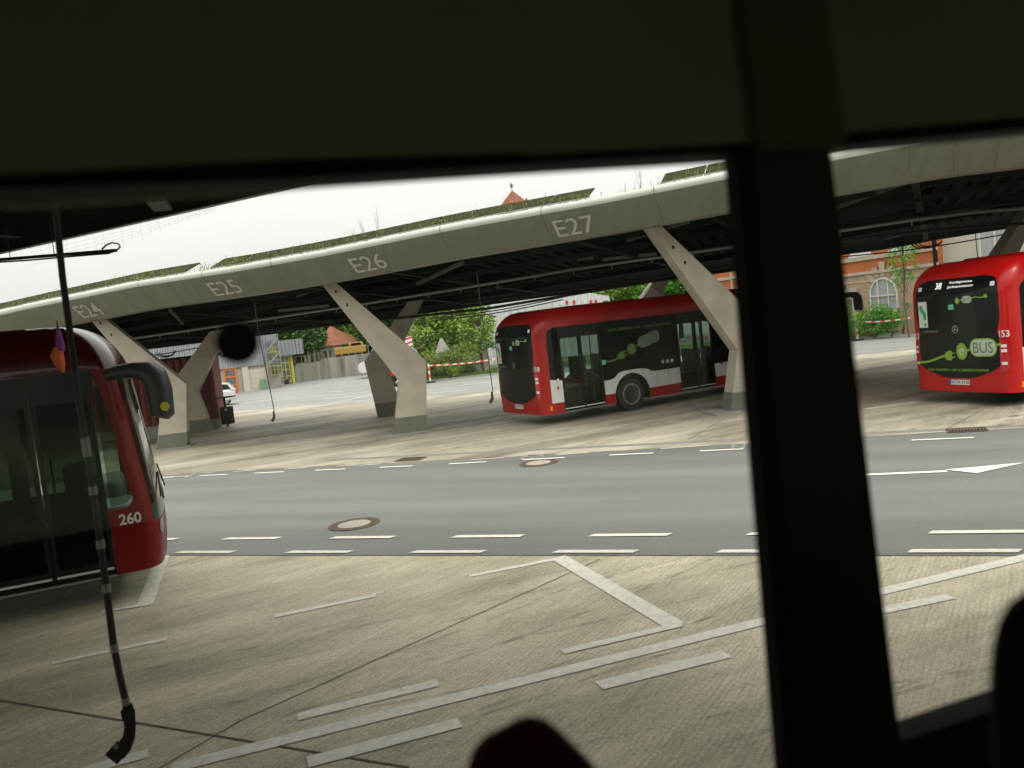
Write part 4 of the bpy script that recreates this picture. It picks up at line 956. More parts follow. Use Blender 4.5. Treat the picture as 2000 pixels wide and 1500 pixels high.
# litter bin
c = G(447, 834)
t = empty('litter_bin', c, rad(-12), 'black litter bin with a small flat canopy on a post, right of the red kiosk', 'litter bin')
bm = NB(); rbox(bm, -.2, .2, -.18, .18, .12, .80, .03, 2); obj('bin_body', bm, M_BLKM, t)
bm = NB(); beam(bm, (-.16, .2, 0), (-.16, .2, 1.16), .06, .06); obj('post', bm, M_BLKM, t)
bm = NB(); rbox(bm, -.38, .32, -.2, .3, 1.16, 1.20, .015, 1); obj('bin_roof', bm, M_BLKM, t)
bm = NB(); lathe(bm, [(.05, 0), (.05, .01)], Matrix.Translation((.08, -.185, .7)) @ Matrix.Rotation(pi/2, 4, 'X'), 12); obj('badge', bm, M_LOGOW, t)

# small white car at the kiosk, rear to the right
def car(loc, rz, sc, m, label, dec=None):
    t = empty('parked_car', loc, rz, label, 'car'); t.scale = (sc,)*3
    sec = [(-2.05, .35, .75), (-2.0, .3, .95), (-1.6, .28, 1.02), (-1.05, .28, 1.06), (1.3, .28, 1.0), (1.95, .3, .92), (2.1, .35, .7)]
    bm = NB(); R_ = []
    for x_, z0, z1 in sec:
        w_ = .84 if abs(x_) < 1.9 else .72
        R_.append([bm.verts.new(p) for p in ((x_, -w_+.08, z0), (x_, -w_, z0+.12), (x_, -w_, z1-.12), (x_, -w_+.09, z1), (x_, w_-.09, z1), (x_, w_, z1-.12), (x_, w_, z0+.12), (x_, w_-.08, z0))])
    for a, b in zip(R_, R_[1:]):
        for k in range(8): bm.faces.new((a[k], a[(k+1) % 8], b[(k+1) % 8], b[k]))
    bm.faces.new(R_[0][::-1]); bm.faces.new(R_[-1]); obj('body', bm, m, t, True)
    bm = NB(); R_ = []
    for x_, z1, w_ in ((-1.95, 1.0, .76), (-1.6, 1.42, .66), (-1.1, 1.5, .64), (.2, 1.48, .64), (1.15, 1.0, .74)):
        R_.append([bm.verts.new(p) for p in ((x_, -.78, .98), (x_, -w_, z1), (x_, w_, z1), (x_, .78, .98))])
    for a, b in zip(R_, R_[1:]):
        for k in range(3): bm.faces.new((a[k], a[k+1], b[k+1], b[k]))
    obj('cabin', bm, m, t, True)
    for sg in (-1, 1):
        bm = NB(); 
        for q in (((-1.75, 1.03), (-1.55, 1.36), (-1.05, 1.42), (-.95, 1.03)), ((-.85, 1.03), (-.95, 1.42), (0, 1.41), (.1, 1.03)), ((.2, 1.03), (.1, 1.41), (.2, 1.40), (.95, 1.03))):
            poly(bm, [(x_, sg*lerp(.79, .665, (z-.98)/.5), z) for x_, z in q])
        obj('side_glass', bm, M_GOPQ, t)
    for cx in (-1.3, 1.3):
        for sg in (-1, 1):
            mxw = Matrix.Translation((cx, sg*.80, .32)) @ Matrix.Rotation(pi/2*(1 if sg < 0 else -1), 4, 'X')
            bm = NB(); lathe(bm, [(.2, 0), (.3, .03), (.32, 0), (.32, -.18), (.2, -.2)], mxw, 20); wv_ = obj('wheel', bm, M_RUB, t, True)
            bm = NB(); lathe(bm, [(.2, .012), (.15, .02), (.0001, .02)], mxw, 16); obj('rim', bm, M_RIM, wv_)
    bm = NB(); box(bm, -2.08, -2.0, -.75, -.6, .7, .95); box(bm, -2.08, -2.0, .6, .75, .7, .95); obj('tail_lamp', bm, M_LAMPR, t)
    if dec:
        bm = NB(); disc(bm, lambda u, v: (u, -.846, v), .6, .7, .16); obj('door_emblem', bm, M_LAMPR, t)
    return t
c = G(402, 796); car(c, rad(195), .86, mat('car_white', (.55, .55, .54), .25, coat=.5), 'white hatchback car half hidden behind the red kiosk', True)

# left hall: ribbed upper storey over a beige ground floor
A, B = G(215, 797), G(552, 756)
h = Pl('depot_hall', A, B, 'long depot hall with grey ribbed upper storey and beige ground floor, left background', 'building')
zs = h.px(480, 716)[1]; zt_ = 4.6
h.pb('ground_floor', 0, h.L, 0, zs, M_BEIGE, 0, -9); h.pb('upper_cladding', 0, h.L, zs, zt_+.1, M_RIB, .12, -9)
bm = NB()
q = .2
while q < h.L: box(bm, q, q+.07, -.15, -.115, zs, zt_+.1); q += .36
obj('cladding_ribs', bm, M_RIB, h.t)
for x0, x1, y0, y1 in ((415, 435, 706, 762), (441, 467, 718, 763)):
    a0 = h.px(x0, y1)[0]; a1 = h.px(x1, y1)[0]; h.window(a0, a1, 0, zs-.02, 1, 3, M_ORG, M_PANE, .12, .02)
for xx in (476,):
    a = h.px(xx, 750)[0]; h.pb('pilaster', a, a+.45, 0, zs-.02, M_CREAM, .2, 0)
a0, a1 = h.px(484, 750)[0], h.px(524, 750)[0]
bm = NB()
for k_ in range(9): box(bm, a0, a1, -.05-.012*(k_ % 2), .02, k_*zs/9*.85, (k_+1)*zs/9*.85)
obj('roller_shutter', bm, M_CREAM, h.t)
a0 = h.px(508, 750)[0]; h.pb('green_cabinet', a0, a0+.42, 0, .72, mat('cabinet_green', (.12, .24, .15), .6), .35, .09)
a0, a1 = h.px(531, 740)[0], h.px(546, 740)[0]; h.window(a0, a1, .9, 1.8, 2, 2, M_YW, M_PANE, .07, .02)
a0, a1 = h.px(527, 690)[0], h.px(541, 690)[0]; h.window(a0, a1, 2.25, 3.05, 2, 2, M_YW, M_CREAM, .09, .14)
h.pb('roof', -.2, h.L+.1, zt_+.1, zt_+.35, mat('roof_sheet', (.3, .32, .33), .4, metal=.3), .25, -9.2)
# fire escape on its corner
A = h.f.p(h.L-1.0, 0, .3); st = empty('fire_stair', (h.f.p(h.L-.8, 0, .4)), math.atan2(h.f.u.y, h.f.u.x), 'pale steel stair and landings on the corner of the depot hall', 'stairs')
bm = NB()
for z in (1.6, 2.6, 3.5): box(bm, -.1, .9, -.5, .1, z, z+.05)
for q in (-.1, .9):
    for y in (-.5, .1): beam(bm, (q, y, 0), (q, y, 4.2), .05, .05)
obj('landings', bm, M_FR, st)
bm = NB()
for z in (0, 1.65, 2.65): beam(bm, (-.1, -.45, z), (.9, -.45, z+.95), .05, .1)
obj('flight', bm, M_FR, st)
bm = NB()
for z in (2.05, 3.0, 3.9, 4.15): beam(bm, (-.1, -.5, z), (.9, -.5, z), .03, .03)
obj('railing', bm, M_FR, st)
# bridge annex
A, B = G(549, 752), G(594, 745)
an = Pl('annex', A, B, 'small grey ribbed box annex bridging beside the depot hall on yellow framed glazing', 'building')
zc = an.px(560, 694)[1]; ztp = an.px(560, 664)[1]
an.pb('upper_box', -.2, an.L+.1, zc, ztp, M_RIB, .3, -5); an.pb('lower_wall', 0, an.L, 0, zc, mat('dim_wall', (.10, .11, .09), .8), -.6, -5)
an.window(.2, an.L*.45, .1, zc-.05, 2, 4, M_YW, M_PANE, .06, .0); an.pb('prop', an.L*.52, an.L*.62, 0, zc, M_YW, .0, -.1)
bm = NB()
q = -.1
while q < an.L: box(bm, q, q+.06, -.33, -.295, zc, ztp); q += .3
obj('cladding_ribs', bm, M_RIB, an.t)
# stained retaining wall
A, B = G(568, 748), G(738, 729)
rw = Pl('retaining_wall', A, B, 'stained grey concrete retaining wall behind the yard', 'wall')
z1 = rw.px(600, 712)[1]; z2 = rw.px(700, 694)[1]
rw.pp('wall_face', [(0, 0), (rw.L, 0), (rw.L, z2+.05), (rw.px(630, 720)[0], z2), (rw.px(628, 720)[0], z1+.15), (0, z1)], M_STAIN, 0, 1.5)
bm = NB()
for k_ in range(14): q = rw.L*k_/13; beam(bm, (q, .1, z1), (q, .1, z2+.75), .04, .04)
beam(bm, (0, .1, z1+.65), (rw.px(628, 700)[0], .1, z1+.75), .04, .04); beam(bm, (rw.px(628, 700)[0], .1, z2+.7), (rw.L, .1, z2+.72), .04, .04)
obj('railing', bm, M_FR, rw.t)
# bank behind the wall
sheet('raised_ground', [A+Vector((-2, 1.6, 0)), B+Vector((8, 1.2, 0)), B+Vector((30, 60, 0)), A+Vector((-30, 60, 0))], z1-.1, mat('dull_grass', (.07, .10, .03), .9, var=.3, vs_=.5))
# arcade with tiled roof
A, B = YP(598, 712, 72), YP(660, 703, 71); zA = YP(600, 708, 72).z; zT = YP(630, 677, 71.5).z
ac = Pl('arcade', A, B, 'pale arcade of narrow arches with a red tiled roof above the retaining wall', 'building')
for k_ in range(8):
    q = ac.L*k_/7; ac.pb('pier', q-.12, q+.12, zA-1, zT-.25, M_CREAM, 0, -.35)
for k_ in range(7):
    q = ac.L*(k_+.5)/7; hw_ = ac.L/14; zz = zT-.25
    pts = [(q-hw_+.12, zz), (q-hw_+.12, zz-.45)]+[(q+(hw_-.12)*cos(pi-pi*j/8), zz-.45+.3*sin(pi*j/8)) for j in range(9)]+[(q+hw_-.12, zz-.45), (q+hw_-.12, zz)]
    ac.pp('arch', pts[:1]+pts[2:-2]+pts[-1:], M_CREAM, -.02, .28)
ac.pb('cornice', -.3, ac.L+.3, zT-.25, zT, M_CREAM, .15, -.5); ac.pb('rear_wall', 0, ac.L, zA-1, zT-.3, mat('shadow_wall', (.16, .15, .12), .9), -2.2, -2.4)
bm = NB(); r0 = [(1.2, -.3, zT), (ac.L+.5, -.3, zT), (ac.L+.5, 4, zT), (1.2, 4, zT)]; ap = [(1.6, 2, zT+1.7)]
v = [bm.verts.new(p) for p in r0]+[bm.verts.new(ap[0])]
for q in range(4): bm.faces.new((v[q], v[(q+1) % 4], v[4]))
bm.faces.new(v[:4]); obj('tiled_roof', bm, M_TILE, ac.t)
# concrete barrier blocks painted yellow and black
M_STR = mat('hazard_yellow', (0.432, 0.372, 0.048), .7)
for i, (x, y, lb) in enumerate(((447, 768, 'yellow and black striped kerb block by the left orange gate'), (478, 763, 'yellow and black striped kerb block right of the orange gates'), (569, 747, 'yellow and black striped kerb block under the annex'), (596, 744, 'yellow and black striped kerb block at the foot of the retaining wall'))):
    c = G(x, y); t = empty('kerb_block', c, rad(-12), lb, 'kerb block', 'striped kerb blocks along the depot')
    bm = NB(); rbox(bm, -.32, .32, -.12, .12, 0, .2, .03, 1); obj('block', bm, M_STR, t)
    bm = NB()
    for q in (-.24, -.08, .08, .24): box(bm, q-.035, q+.035, -.125, -.121, .02, .18)
    obj('stripe', bm, M_BLKM, t)
for x, y, sc, lb in ((599, 743, 1, 'small red and white traffic cone against the retaining wall'),):
    c = G(x, y); t = empty('traffic_cone', c+Vector((0, -.2, 0)), 0, lb, 'cone'); bm = NB(); lathe(bm, [(.14, 0), (.14, .03), (.09, .04), (.03, .42), (.0001, .43)], Matrix(), 14); obj('cone', bm, mat('cone_red', (.6, .05, .02), .5), t)
    bm = NB(); lathe(bm, [(.077, .14), (.062, .24)], Matrix(), 14); obj('band', bm, M_TXTW, t)
# scooter by the stair
c = G(553, 752); t = empty('motor_scooter', c, rad(60), 'small dark motor scooter parked below the annex', 'scooter')
for q in (-.45, .45):
    bm = NB(); mxw = Matrix.Translation((q, 0, .2)) @ Matrix.Rotation(pi/2, 4, 'X'); lathe(bm, [(.12, -.05), (.2, -.05), (.2, .05), (.12, .05)], mxw, 16); obj('wheel', bm, M_RUB, t)
bm = NB(); tube(bm, [(-.5, 0, .5), (-.2, 0, .6), (.1, 0, .35), (.3, 0, .4), (.42, 0, .8)], [.1, .14, .1, .1, .06], 8); obj('body', bm, mat('scooter_grey', (.1, .1, .1), .4), t)
bm = NB(); tube(bm, [(.42, -.25, .92), (.42, 0, .85), (.42, .25, .92)], .02, 6); obj('handlebar', bm, M_BLKM, t)
# rubble by the hall
bm = NB()
for k_ in range(3):
    c = G(537+k_*5, 754); lathe(bm, [(.28, 0), (.26, .15), (.12, .25), (.0001, .26)], Matrix.Translation(c), 7)
tag(obj('rubble', bm, M_CONW), 'low heap of pale rubble at the foot of the depot hall', 'rubble')

# yellow excavator cab on the bank
c = YP(686, 699, 70); t = empty('yellow_machine', c, rad(10), 'yellow building machine standing on top of the retaining wall', 'machine')
bm = NB(); rbox(bm, -1.3, 1.3, -.6, .6, .35, .95, .08, 2); rbox(bm, -.1, 1.1, -.5, .5, .9, 1.25, .08, 2); obj('body', bm, mat('machine_yellow', (0.360, 0.210, 0.015), .5), t)
bm = NB(); rbox(bm, -1.2, 1.1, -.7, .7, -.1, .35, .12, 2); obj('tracks', bm, M_BLKM, t)
bm = NB(); box(bm, .1, .9, -.52, -.505, 1.0, 1.2); obj('cab_window', bm, M_GOPQ, t)
# white van behind the E26 rear column
c = YP(772, 735, 62); c.z = 0
t = empty('white_van', c, rad(188), 'white delivery van with a round red sign, behind the dark rear support of E26', 'van')
bm = NB(); b2 = NB(); prism(b2, [(-2.6, -.95, .35), (2.4, -.95, .35), (2.6, -.95, .6), (2.55, -.95, 1.1), (1.9, -.95, 1.3), (1.3, -.95, 2.15), (-2.5, -.95, 2.25), (-2.6, -.95, 2.1)], (0, 1.9, 0)); bmesh.ops.bevel(b2, geom=[e for e in b2.edges if e.calc_face_angle(0) > .4], offset=.08, segments=2, affect='EDGES'); merge(bm, b2); obj('body', bm, MATS['car_white'], t, True)
bm = NB(); poly(bm, [(.5, .957, 1.35), (1.55, .957, 1.35), (1.15, .957, 1.95), (.5, .957, 1.95)]); poly(bm, [(.5, -.957, 1.35), (1.55, -.957, 1.35), (1.15, -.957, 1.95), (.5, -.957, 1.95)]); obj('side_glass', bm, M_GOPQ, t)
for cx in (-1.6, 1.6):
    for sg in (-1, 1):
        bm = NB(); lathe(bm, [(.1, .02), (.34, .02), (.34, -.2), (.1, -.2)], Matrix.Translation((cx, sg*.95, .34)) @ Matrix.Rotation(pi/2*(1 if sg < 0 else -1), 4, 'X'), 18); obj('wheel', bm, M_RUB, t)

# red machine and warning sign
c = G(790, 752); t = empty('red_vehicle', c, rad(5), 'red works vehicle glimpsed between the two E26 supports', 'vehicle')
bm = NB(); rbox(bm, -1.2, 1.2, -.7, .7, .55, 1.15, .12, 3); rbox(bm, -.5, .9, -.65, .65, 1.1, 1.75, .15, 3); obj('body', bm, M_RED, t, True)
bm = NB(); rbox(bm, -1.25, 1.25, -.72, .72, .3, .56, .05, 2); obj('bumper', bm, M_BLKM, t)
bm = NB(); rbox(bm, -.4, .8, -.67, .67, 1.2, 1.6, .05, 2); obj('cab_glass', bm, M_GOPQ, t)
for cx in (-.75, .75):
    bm = NB(); lathe(bm, [(.1, .02), (.32, .02), (.32, -.2), (.1, -.2)], Matrix.Translation((cx, -.7, .32)) @ Matrix.Rotation(pi/2, 4, 'X'), 18); obj('wheel', bm, M_RUB, t)
def beacon(x, y, lb, hgt=1.0):
    c = G(x, y); t = empty('warning_beacon', c, rad(8), lb, 'road sign'); bm = NB(); box(bm, -.12, .12, -.02, .02, .12, hgt); obj('panel', bm, M_TXTW, t)
    bm = NB()
    for k_ in range(4): z = .2+k_*.22; poly(bm, [(-.12, -.024, z), (.12, -.024, z+.12), (.12, -.024, z+.22), (-.12, -.024, z+.1)])
    obj('red_stripe', bm, mat('sign_red', (0.496, 0.016, 0.016), .5), t); bm = NB(); rbox(bm, -.2, .2, -.15, .15, 0, .12, .03, 1); obj('foot', bm, M_RUB, t)
beacon(783, 766, 'red and white striped warning beacon left of the E26 column foot')
c = YP(806, 692, 46); t = empty('blue_road_sign', (c.x, c.y, 0), rad(4), 'round blue arrow sign on a post right of the E26 column knee', 'road sign')
bm = NB(); beam(bm, (0, 0.03, 0), (0, .03, c.z+.3), .05, .05); obj('post', bm, M_STEEL, t)
bm = NB(); lathe(bm, [(.30, 0), (.30, .02)], Matrix.Translation((0, 0, c.z)) @ Matrix.Rotation(pi/2, 4, 'X'), 24); s_ = obj('disc', bm, mat('sign_blue', (.03, .18, .55), .5), t)
bm = NB(); rg = [(.27*cos(a), -.024, c.z+.27*sin(a)) for a in [2*pi*k_/24 for k_ in range(25)]]; tube(bm, rg, .012, 4, False); beam(bm, (.1, -.025, c.z+.12), (-.1, -.025, c.z-.12), .06, .01, Vector((0, 1, 0))); obj('arrow', bm, M_TXTW, s_)
c = YP(799, 675, 47); t = empty('striped_sign', (c.x, c.y, 0), 0, 'narrow red and white striped sign above the blue sign', 'road sign')
bm = NB(); beam(bm, (0, .03, 0), (0, .03, c.z+.5), .05, .05); obj('post', bm, M_STEEL, t)
bm = NB(); box(bm, -.2, .2, -.02, .02, c.z-.5, c.z+.5); s_ = obj('panel', bm, M_TXTW, t)
bm = NB()
for k_ in range(4): z = c.z-.45+k_*.25; poly(bm, [(-.2, -.024, z), (.2, -.024, z+.1), (.2, -.024, z+.2), (-.2, -.024, z+.1)])
obj('red_stripe', bm, MATS['sign_red'], s_)

# cream building right of the E26 column
A, B = YP(803, 715, 62), YP(905, 700, 62)
cb = Pl('cream_building', A, B, 'cream rendered building with white lattice windows behind the young trees', 'building')
cb.pb('wall', 0, cb.L, 0, 8, M_CREAM, 0, -8); a = cb.px(815, 650)[0]; cb.pb('downpipe', a-.05, a+.05, 0, 7, M_DSTEEL, .12, .02)
for x0, x1, y0, y1 in ((827, 843, 635, 662), (858, 874, 632, 658)):
    p0, p1 = cb.px(x0, y1), cb.px(x1, y0); cb.window(p0[0], p1[0], p0[1], p1[1], 3, 3, pm=M_PANE, fw=.08)
# low red-roofed shed
A, B = YP(806, 712, 56), YP(892, 700, 55)
sh = Pl('red_roof_shed', A, B, 'low shed with a bright red flat roof edge behind the bushes', 'shed')
sh.pb('wall', 0, sh.L, 0, 1.5, mat('shed_wall', (.2, .19, .17), .8), -.3, -3)
sh.pb('roof', -.1, sh.L+.1, 1.55, 2.0, mat('shed_red', (.55, .05, .03), .5, var=.2, vs_=2), .2, -3.2)
# stone pier with pyramid cap
c = YP(870, 733, 50.5); c.z = 0; t = empty('stone_pier', c, rad(8), 'grey stone gate pier with a pointed pyramid cap among the bushes', 'pier')
bm = NB(); rbox(bm, -.38, .38, -.38, .38, 0, 1.55, .02, 1); obj('shaft', bm, M_CONW, t)
bm = NB(); hexa(bm, [(-.44, -.44, 1.55), (.44, -.44, 1.55), (.44, .44, 1.55), (-.44, .44, 1.55), (-.42, -.42, 1.65), (.42, -.42, 1.65), (.42, .42, 1.65), (-.42, .42, 1.65)]); lathe(bm, [(.56, 1.655), (.12, 2.35), (.0001, 2.38)], Matrix.Rotation(pi/4, 4, 'Z'), 4); obj('cap', bm, M_CONW, t)
for x, lb in ((936, 'slim beige stone gate post left of the wire gate'), (949, 'slim beige stone gate post beside the white hall')):
    c = YP(x, 728, 51); c.z = 0; t = empty('gate_post', c, rad(8), lb, 'gate post', 'stone gate posts'); bm = NB(); rbox(bm, -.22, .22, -.22, .22, 0, 1.45, .015, 1); obj('shaft', bm, M_SAND2, t)
    bm = NB(); rbox(bm, -.29, .29, -.29, .29, 1.45, 1.55, .015, 1); rbox(bm, -.2, .2, -.2, .2, 1.55, 1.75, .015, 1); obj('cap', bm, M_SAND2, t)
# wire mesh fence
A, B = YP(893, 725, 52), YP(1000, 715, 52)
fe_ = Pl('mesh_fence', A, B, 'grey steel mesh fence behind the bushes left of bus 159', 'fence'); bm = NB()
n = int(fe_.L/.12)
for k_ in range(n): box(bm, k_*.12, k_*.12+.014, -.01, .004, 0, 1.75)
for z in (.1, .5, .9, 1.3, 1.7): box(bm, 0, fe_.L, -.02, -.01, z, z+.02)
obj('mesh_panel', bm, M_STEEL, fe_.t)
bm = NB()
for k_ in range(3): q = fe_.L*k_/2; box(bm, q-.04, q+.04, .01, .09, 0, 1.9)
obj('post', bm, M_STEEL, fe_.t)
# big pale hall
A, B = YP(952, 724, 60), YP(1202, 700, 60)
wh = Pl('pale_hall', A, B, 'large pale ribbed metal hall standing behind bus 159', 'building')
zl = wh.px(960, 590)[1]+1.5; zr = wh.px(1198, 577)[1]; zm = wh.px(1135, 573)[1]; am = wh.px(1150, 600)[0]
wh.pp('wall', [(0, 0), (wh.L, 0), (wh.L, zr), (am, wh.px(1150, 571)[1]), (0, zm+.6)], M_RIBW, 0, 14)
bm = NB(); q = .2
while q < wh.L: box(bm, q, q+.05, -.05, 0.01, 0, zr-.05); q += .6
obj('cladding_ribs', bm, M_RIBW, wh.t)
p0, p1 = wh.px(1176, 600), wh.px(1190, 584); wh.window(p0[0], p1[0], p0[1], p1[1], 1, 1, fw=.08)
bm = NB(); b5 = NB()
for i, x in enumerate((1096, 1107, 1121, 1143, 1154, 1164)):
    p = wh.px(x, 591-(x-1096)*.02); disc(bm if i in (1, 2, 4, 5) else b5, lambda u, v: (u, -.06, v), p[0], p[1], .10, 12, .16)
obj('red_sign', bm, MATS['sign_red'], wh.t); obj('white_sign', b5, M_TXTW, wh.t)

# brick building on the right
A, B = YP(1395, 672, 59.5), YP(1843, 655, 42.3); A.z = B.z = 0
br = Pl('brick_building', A, B, 'orange brick building with pink sandstone ground floor and a large arched window', 'building')
zb1 = br.px(1700, 507)[1]; zb0 = br.px(1700, 534)[1]
bandz = br.px(1740, 501)[1]; stone = br.px(1740, 530)[1]
br.pb('brick_wall', 0, br.L, stone, 11, M_BRICK, 0, -10); br.pb('stone_wall', 0, br.L, 0, stone, M_SAND, .05, -10)
br.pb('string_course', -.05, br.L+.02, bandz, bandz+.2, M_SAND2, .12, .003); br.pb('stone_cornice', -.05, br.L+.02, stone, stone+.16, M_SAND2, .16, .003)
br.pb('stone_cornice', -.05, br.L+.02, stone-.42, stone-.34, M_SAND2, .10, .053)
for x0, x1, y0, y1 in ((1664, 1703, 478, 507), (1741, 1781, 455, 494)):
    p0, p1 = br.px(x0, y1), br.px(x1, y1-3); br.window(p0[0], p1[0], bandz+.32, bandz+2.2, 2, 2, fw=.13, t=.03); br.pb('window_sill', p0[0]-.1, p1[0]+.1, bandz+.2, bandz+.32, M_WINF, .14, .003)
p0 = br.px(1456, 540)[0]; br.window(p0, p0+1.3, bandz+.3, bandz+2.2, 2, 2, fw=.1)
a = br.px(1430, 540)[0]; br.pb('pilaster_strip', a-.15, a+.1, stone+.17, 9, M_SAND2, .07, .003)
# arched window
pl_, pr_ = br.px(1708, 640), br.px(1760, 640); ac_ = (pl_[0]+pr_[0])/2; R_ = (pr_[0]-pl_[0])/2; zspring = br.px(1733, 575)[1]; zsill = br.px(1733, 608)[1]
archp = [(ac_+R_*cos(a), zspring+R_*sin(a)) for a in [pi*k_/20 for k_ in range(21)]]
bm = NB(); prism(bm, [(u, -.052, v) for u, v in archp+[(ac_-R_, zsill), (ac_+R_, zsill)]], (0, -.02, 0)); wv_ = obj('arched_window', bm, M_CURT, br.t)
bm = NB(); fo = archp+[(ac_-R_, zsill)]; fo = [(ac_+R_, zsill)]+archp+[(ac_-R_, zsill), (ac_+R_, zsill)]
for a, b in zip(fo, fo[1:]): beam(bm, (a[0], -.09, a[1]), (b[0], -.09, b[1]), .08, .12, Vector((0, 1, 0)) if False else Vector((0, -1, 0.001)))
for q in (-.38, .38): beam(bm, (ac_+R_*q, -.085, zsill), (ac_+R_*q, -.085, zspring+R_*.9), .06, .14, Vector((0, 1, 0)))
beam(bm, (ac_-R_, -.085, zspring-.05), (ac_+R_, -.085, zspring-.05), .06, .14, Vector((0, 1, 0)))
obj('window_frame', bm, M_WINF, wv_)
for k_ in range(-3, 4):
    if k_ % 1 == 0:
        a = rad(90+k_*20); p = [(ac_+r_*cos(a+d_), zspring+r_*sin(a+d_)) for r_, d_ in ((R_+.12, -.13), (R_+.12, .13), (R_+.75+(.15 if k_ == 0 else 0), .11), (R_+.75+(.15 if k_ == 0 else 0), -.11))]
        br.pp('keystone' if k_ == 0 else 'arch_stone', p, M_SAND2 if k_ % 2 == 0 else M_SAND, .09, .035)
cpx = br.px(1650, 562); bm = NB(); lathe(bm, [(.36, 0), (.36, .06), (.22, .06), (.2, .03), (.0001, .03)], Matrix.Translation((cpx[0], -.05, cpx[1])) @ Matrix.Rotation(pi/2, 4, 'X'), 20); obj('round_window', bm, M_SAND2, br.t)
bm = NB(); lathe(bm, [(.2, 0), (.2, .05), (.0001, .05)], Matrix.Translation((cpx[0], -.085, cpx[1])) @ Matrix.Rotation(pi/2, 4, 'X'), 16); obj('pane', bm, M_PANE, br.t)
q0, q1 = br.px(1635, 575)[0], br.px(1680, 573)[0]; zz = br.px(1660, 572)[1]; br.pb('door_cornice', q0, q1, zz, zz+.22, M_SAND2, .3, .055); br.pb('door', q0+.3, q1-.5, 0, zz-.35, M_PANE, .08, .055); br.pb('door_jamb', q1-.5, q1-.2, 0, zz, M_SAND2, .14, .055)
a = br.px(1830, 500)[0]; br.pb('downpipe', a-.07, a+.07, 0, 11, M_DSTEEL, .2, .06)
# cream wing next to it
A, B = YP(1841, 660, 42.4), YP(2060, 640, 38)
cw = Pl('cream_wing', Vector((A.x, A.y, 0)), Vector((B.x, B.y, 0)), 'plain cream rendered wing joined to the right of the brick building', 'building')
cw.pb('wall', .02, cw.L, 0, 10, M_CREAM, -.3, -9); p0, p1 = cw.px(1910, 520), cw.px(1935, 470); cw.window(p0[0], p0[0]+1.5, p0[1], p0[1]+2, 2, 1, pm=M_CURT, t=-.28)
# red tower roof far behind
c = YP(1003, 400, 95); t = empty('tower', (c.x, c.y, 0), rad(20), 'distant tower with a steep red pyramid roof and finial above the canopy', 'tower')
zt0 = YP(1003, 402, 95).z; zt1 = YP(1003, 372, 95).z; zt2 = YP(1003, 356, 95).z; wv2 = 1.35
bm = NB(); box(bm, -wv2*.9, wv2*.9, -wv2*.9, wv2*.9, 0, zt0-.05); obj('shaft', bm, M_CREAM, t)
bm = NB(); lathe(bm, [(wv2*1.5, zt0-.1), (wv2*.9, zt0+.6), (.06, zt1), (.0001, zt1+.02)], Matrix.Rotation(pi/4, 4, 'Z'), 4); obj('roof', bm, M_TILE, t)
bm = NB(); lathe(bm, [(.04, zt1-.1), (.05, zt1+.3), (.2, zt1+.5), (.16, zt1+.7), (.03, zt1+.85), (.02, zt2), (.0001, zt2+.05)], Matrix(), 10); obj('finial', bm, mat('patina', (.12, .18, .16), .5), t)
for q in (-1.1, 1.1):
    bm = NB(); lathe(bm, [(.42, zt0-.1), (.05, zt0+.6), (.0001, zt0+.65)], Matrix.Translation((q, -1.2, 0)) @ Matrix.Rotation(pi/4, 4, 'Z'), 4); obj('dormer', bm, M_TILE, t)

# grass verge, kerb
kp = [G(560, 770)*0+P(-16, 44), None]
def vg(x, y): return G(x, y)
k1, k2, k3 = G(838, 746), G(1790, 649), G(1640, 668)
M_GRASS = mat('grass', (.075, .14, .022), .9, var=.4, vs_=6, bump=.5, bs=30, detail=8)
ka, kb = G(800, 750), G(1000, 728); kd = (kb-ka).normalized(); kr = G(1640, 666); kr2 = G(1800, 648)
ed = [ka-kd*1, ka, kb, kr, kr2, kr2+(kr2-kr).normalized()*14]
back_ = [p+Vector((0, 12, 0)) for p in ed][::-1]
sheet('grass_verge', ed+back_, .06, M_GRASS)
bm = NB()
for a, b in zip(ed, ed[1:]): beam(bm, a+Vector((0, -.08, .04)), b+Vector((0, -.08, .04)), .15, .12)
tag(obj('kerb', bm, M_CONW), kind='structure')
bm = NB()
for k_ in range(9000):
    i = random.choice((1, 1, 3, 3, 4, 2)); a, b = ed[i], ed[i+1]; p = a.lerp(b, random.random())+Vector((0, random.random()**1.6*4, .06)); h_ = random.uniform(.06, .28)
    d_ = Vector((random.uniform(-.3, .3), random.uniform(-.3, .3), 1))*h_; w2 = Vector((.025, 0, 0)); poly(bm, [p-w2, p+w2, p+d_])
tag(obj('tall_grass', bm, M_GRASS), 'uncut green grass on the verge behind the yard', 'grass', None, 'stuff')

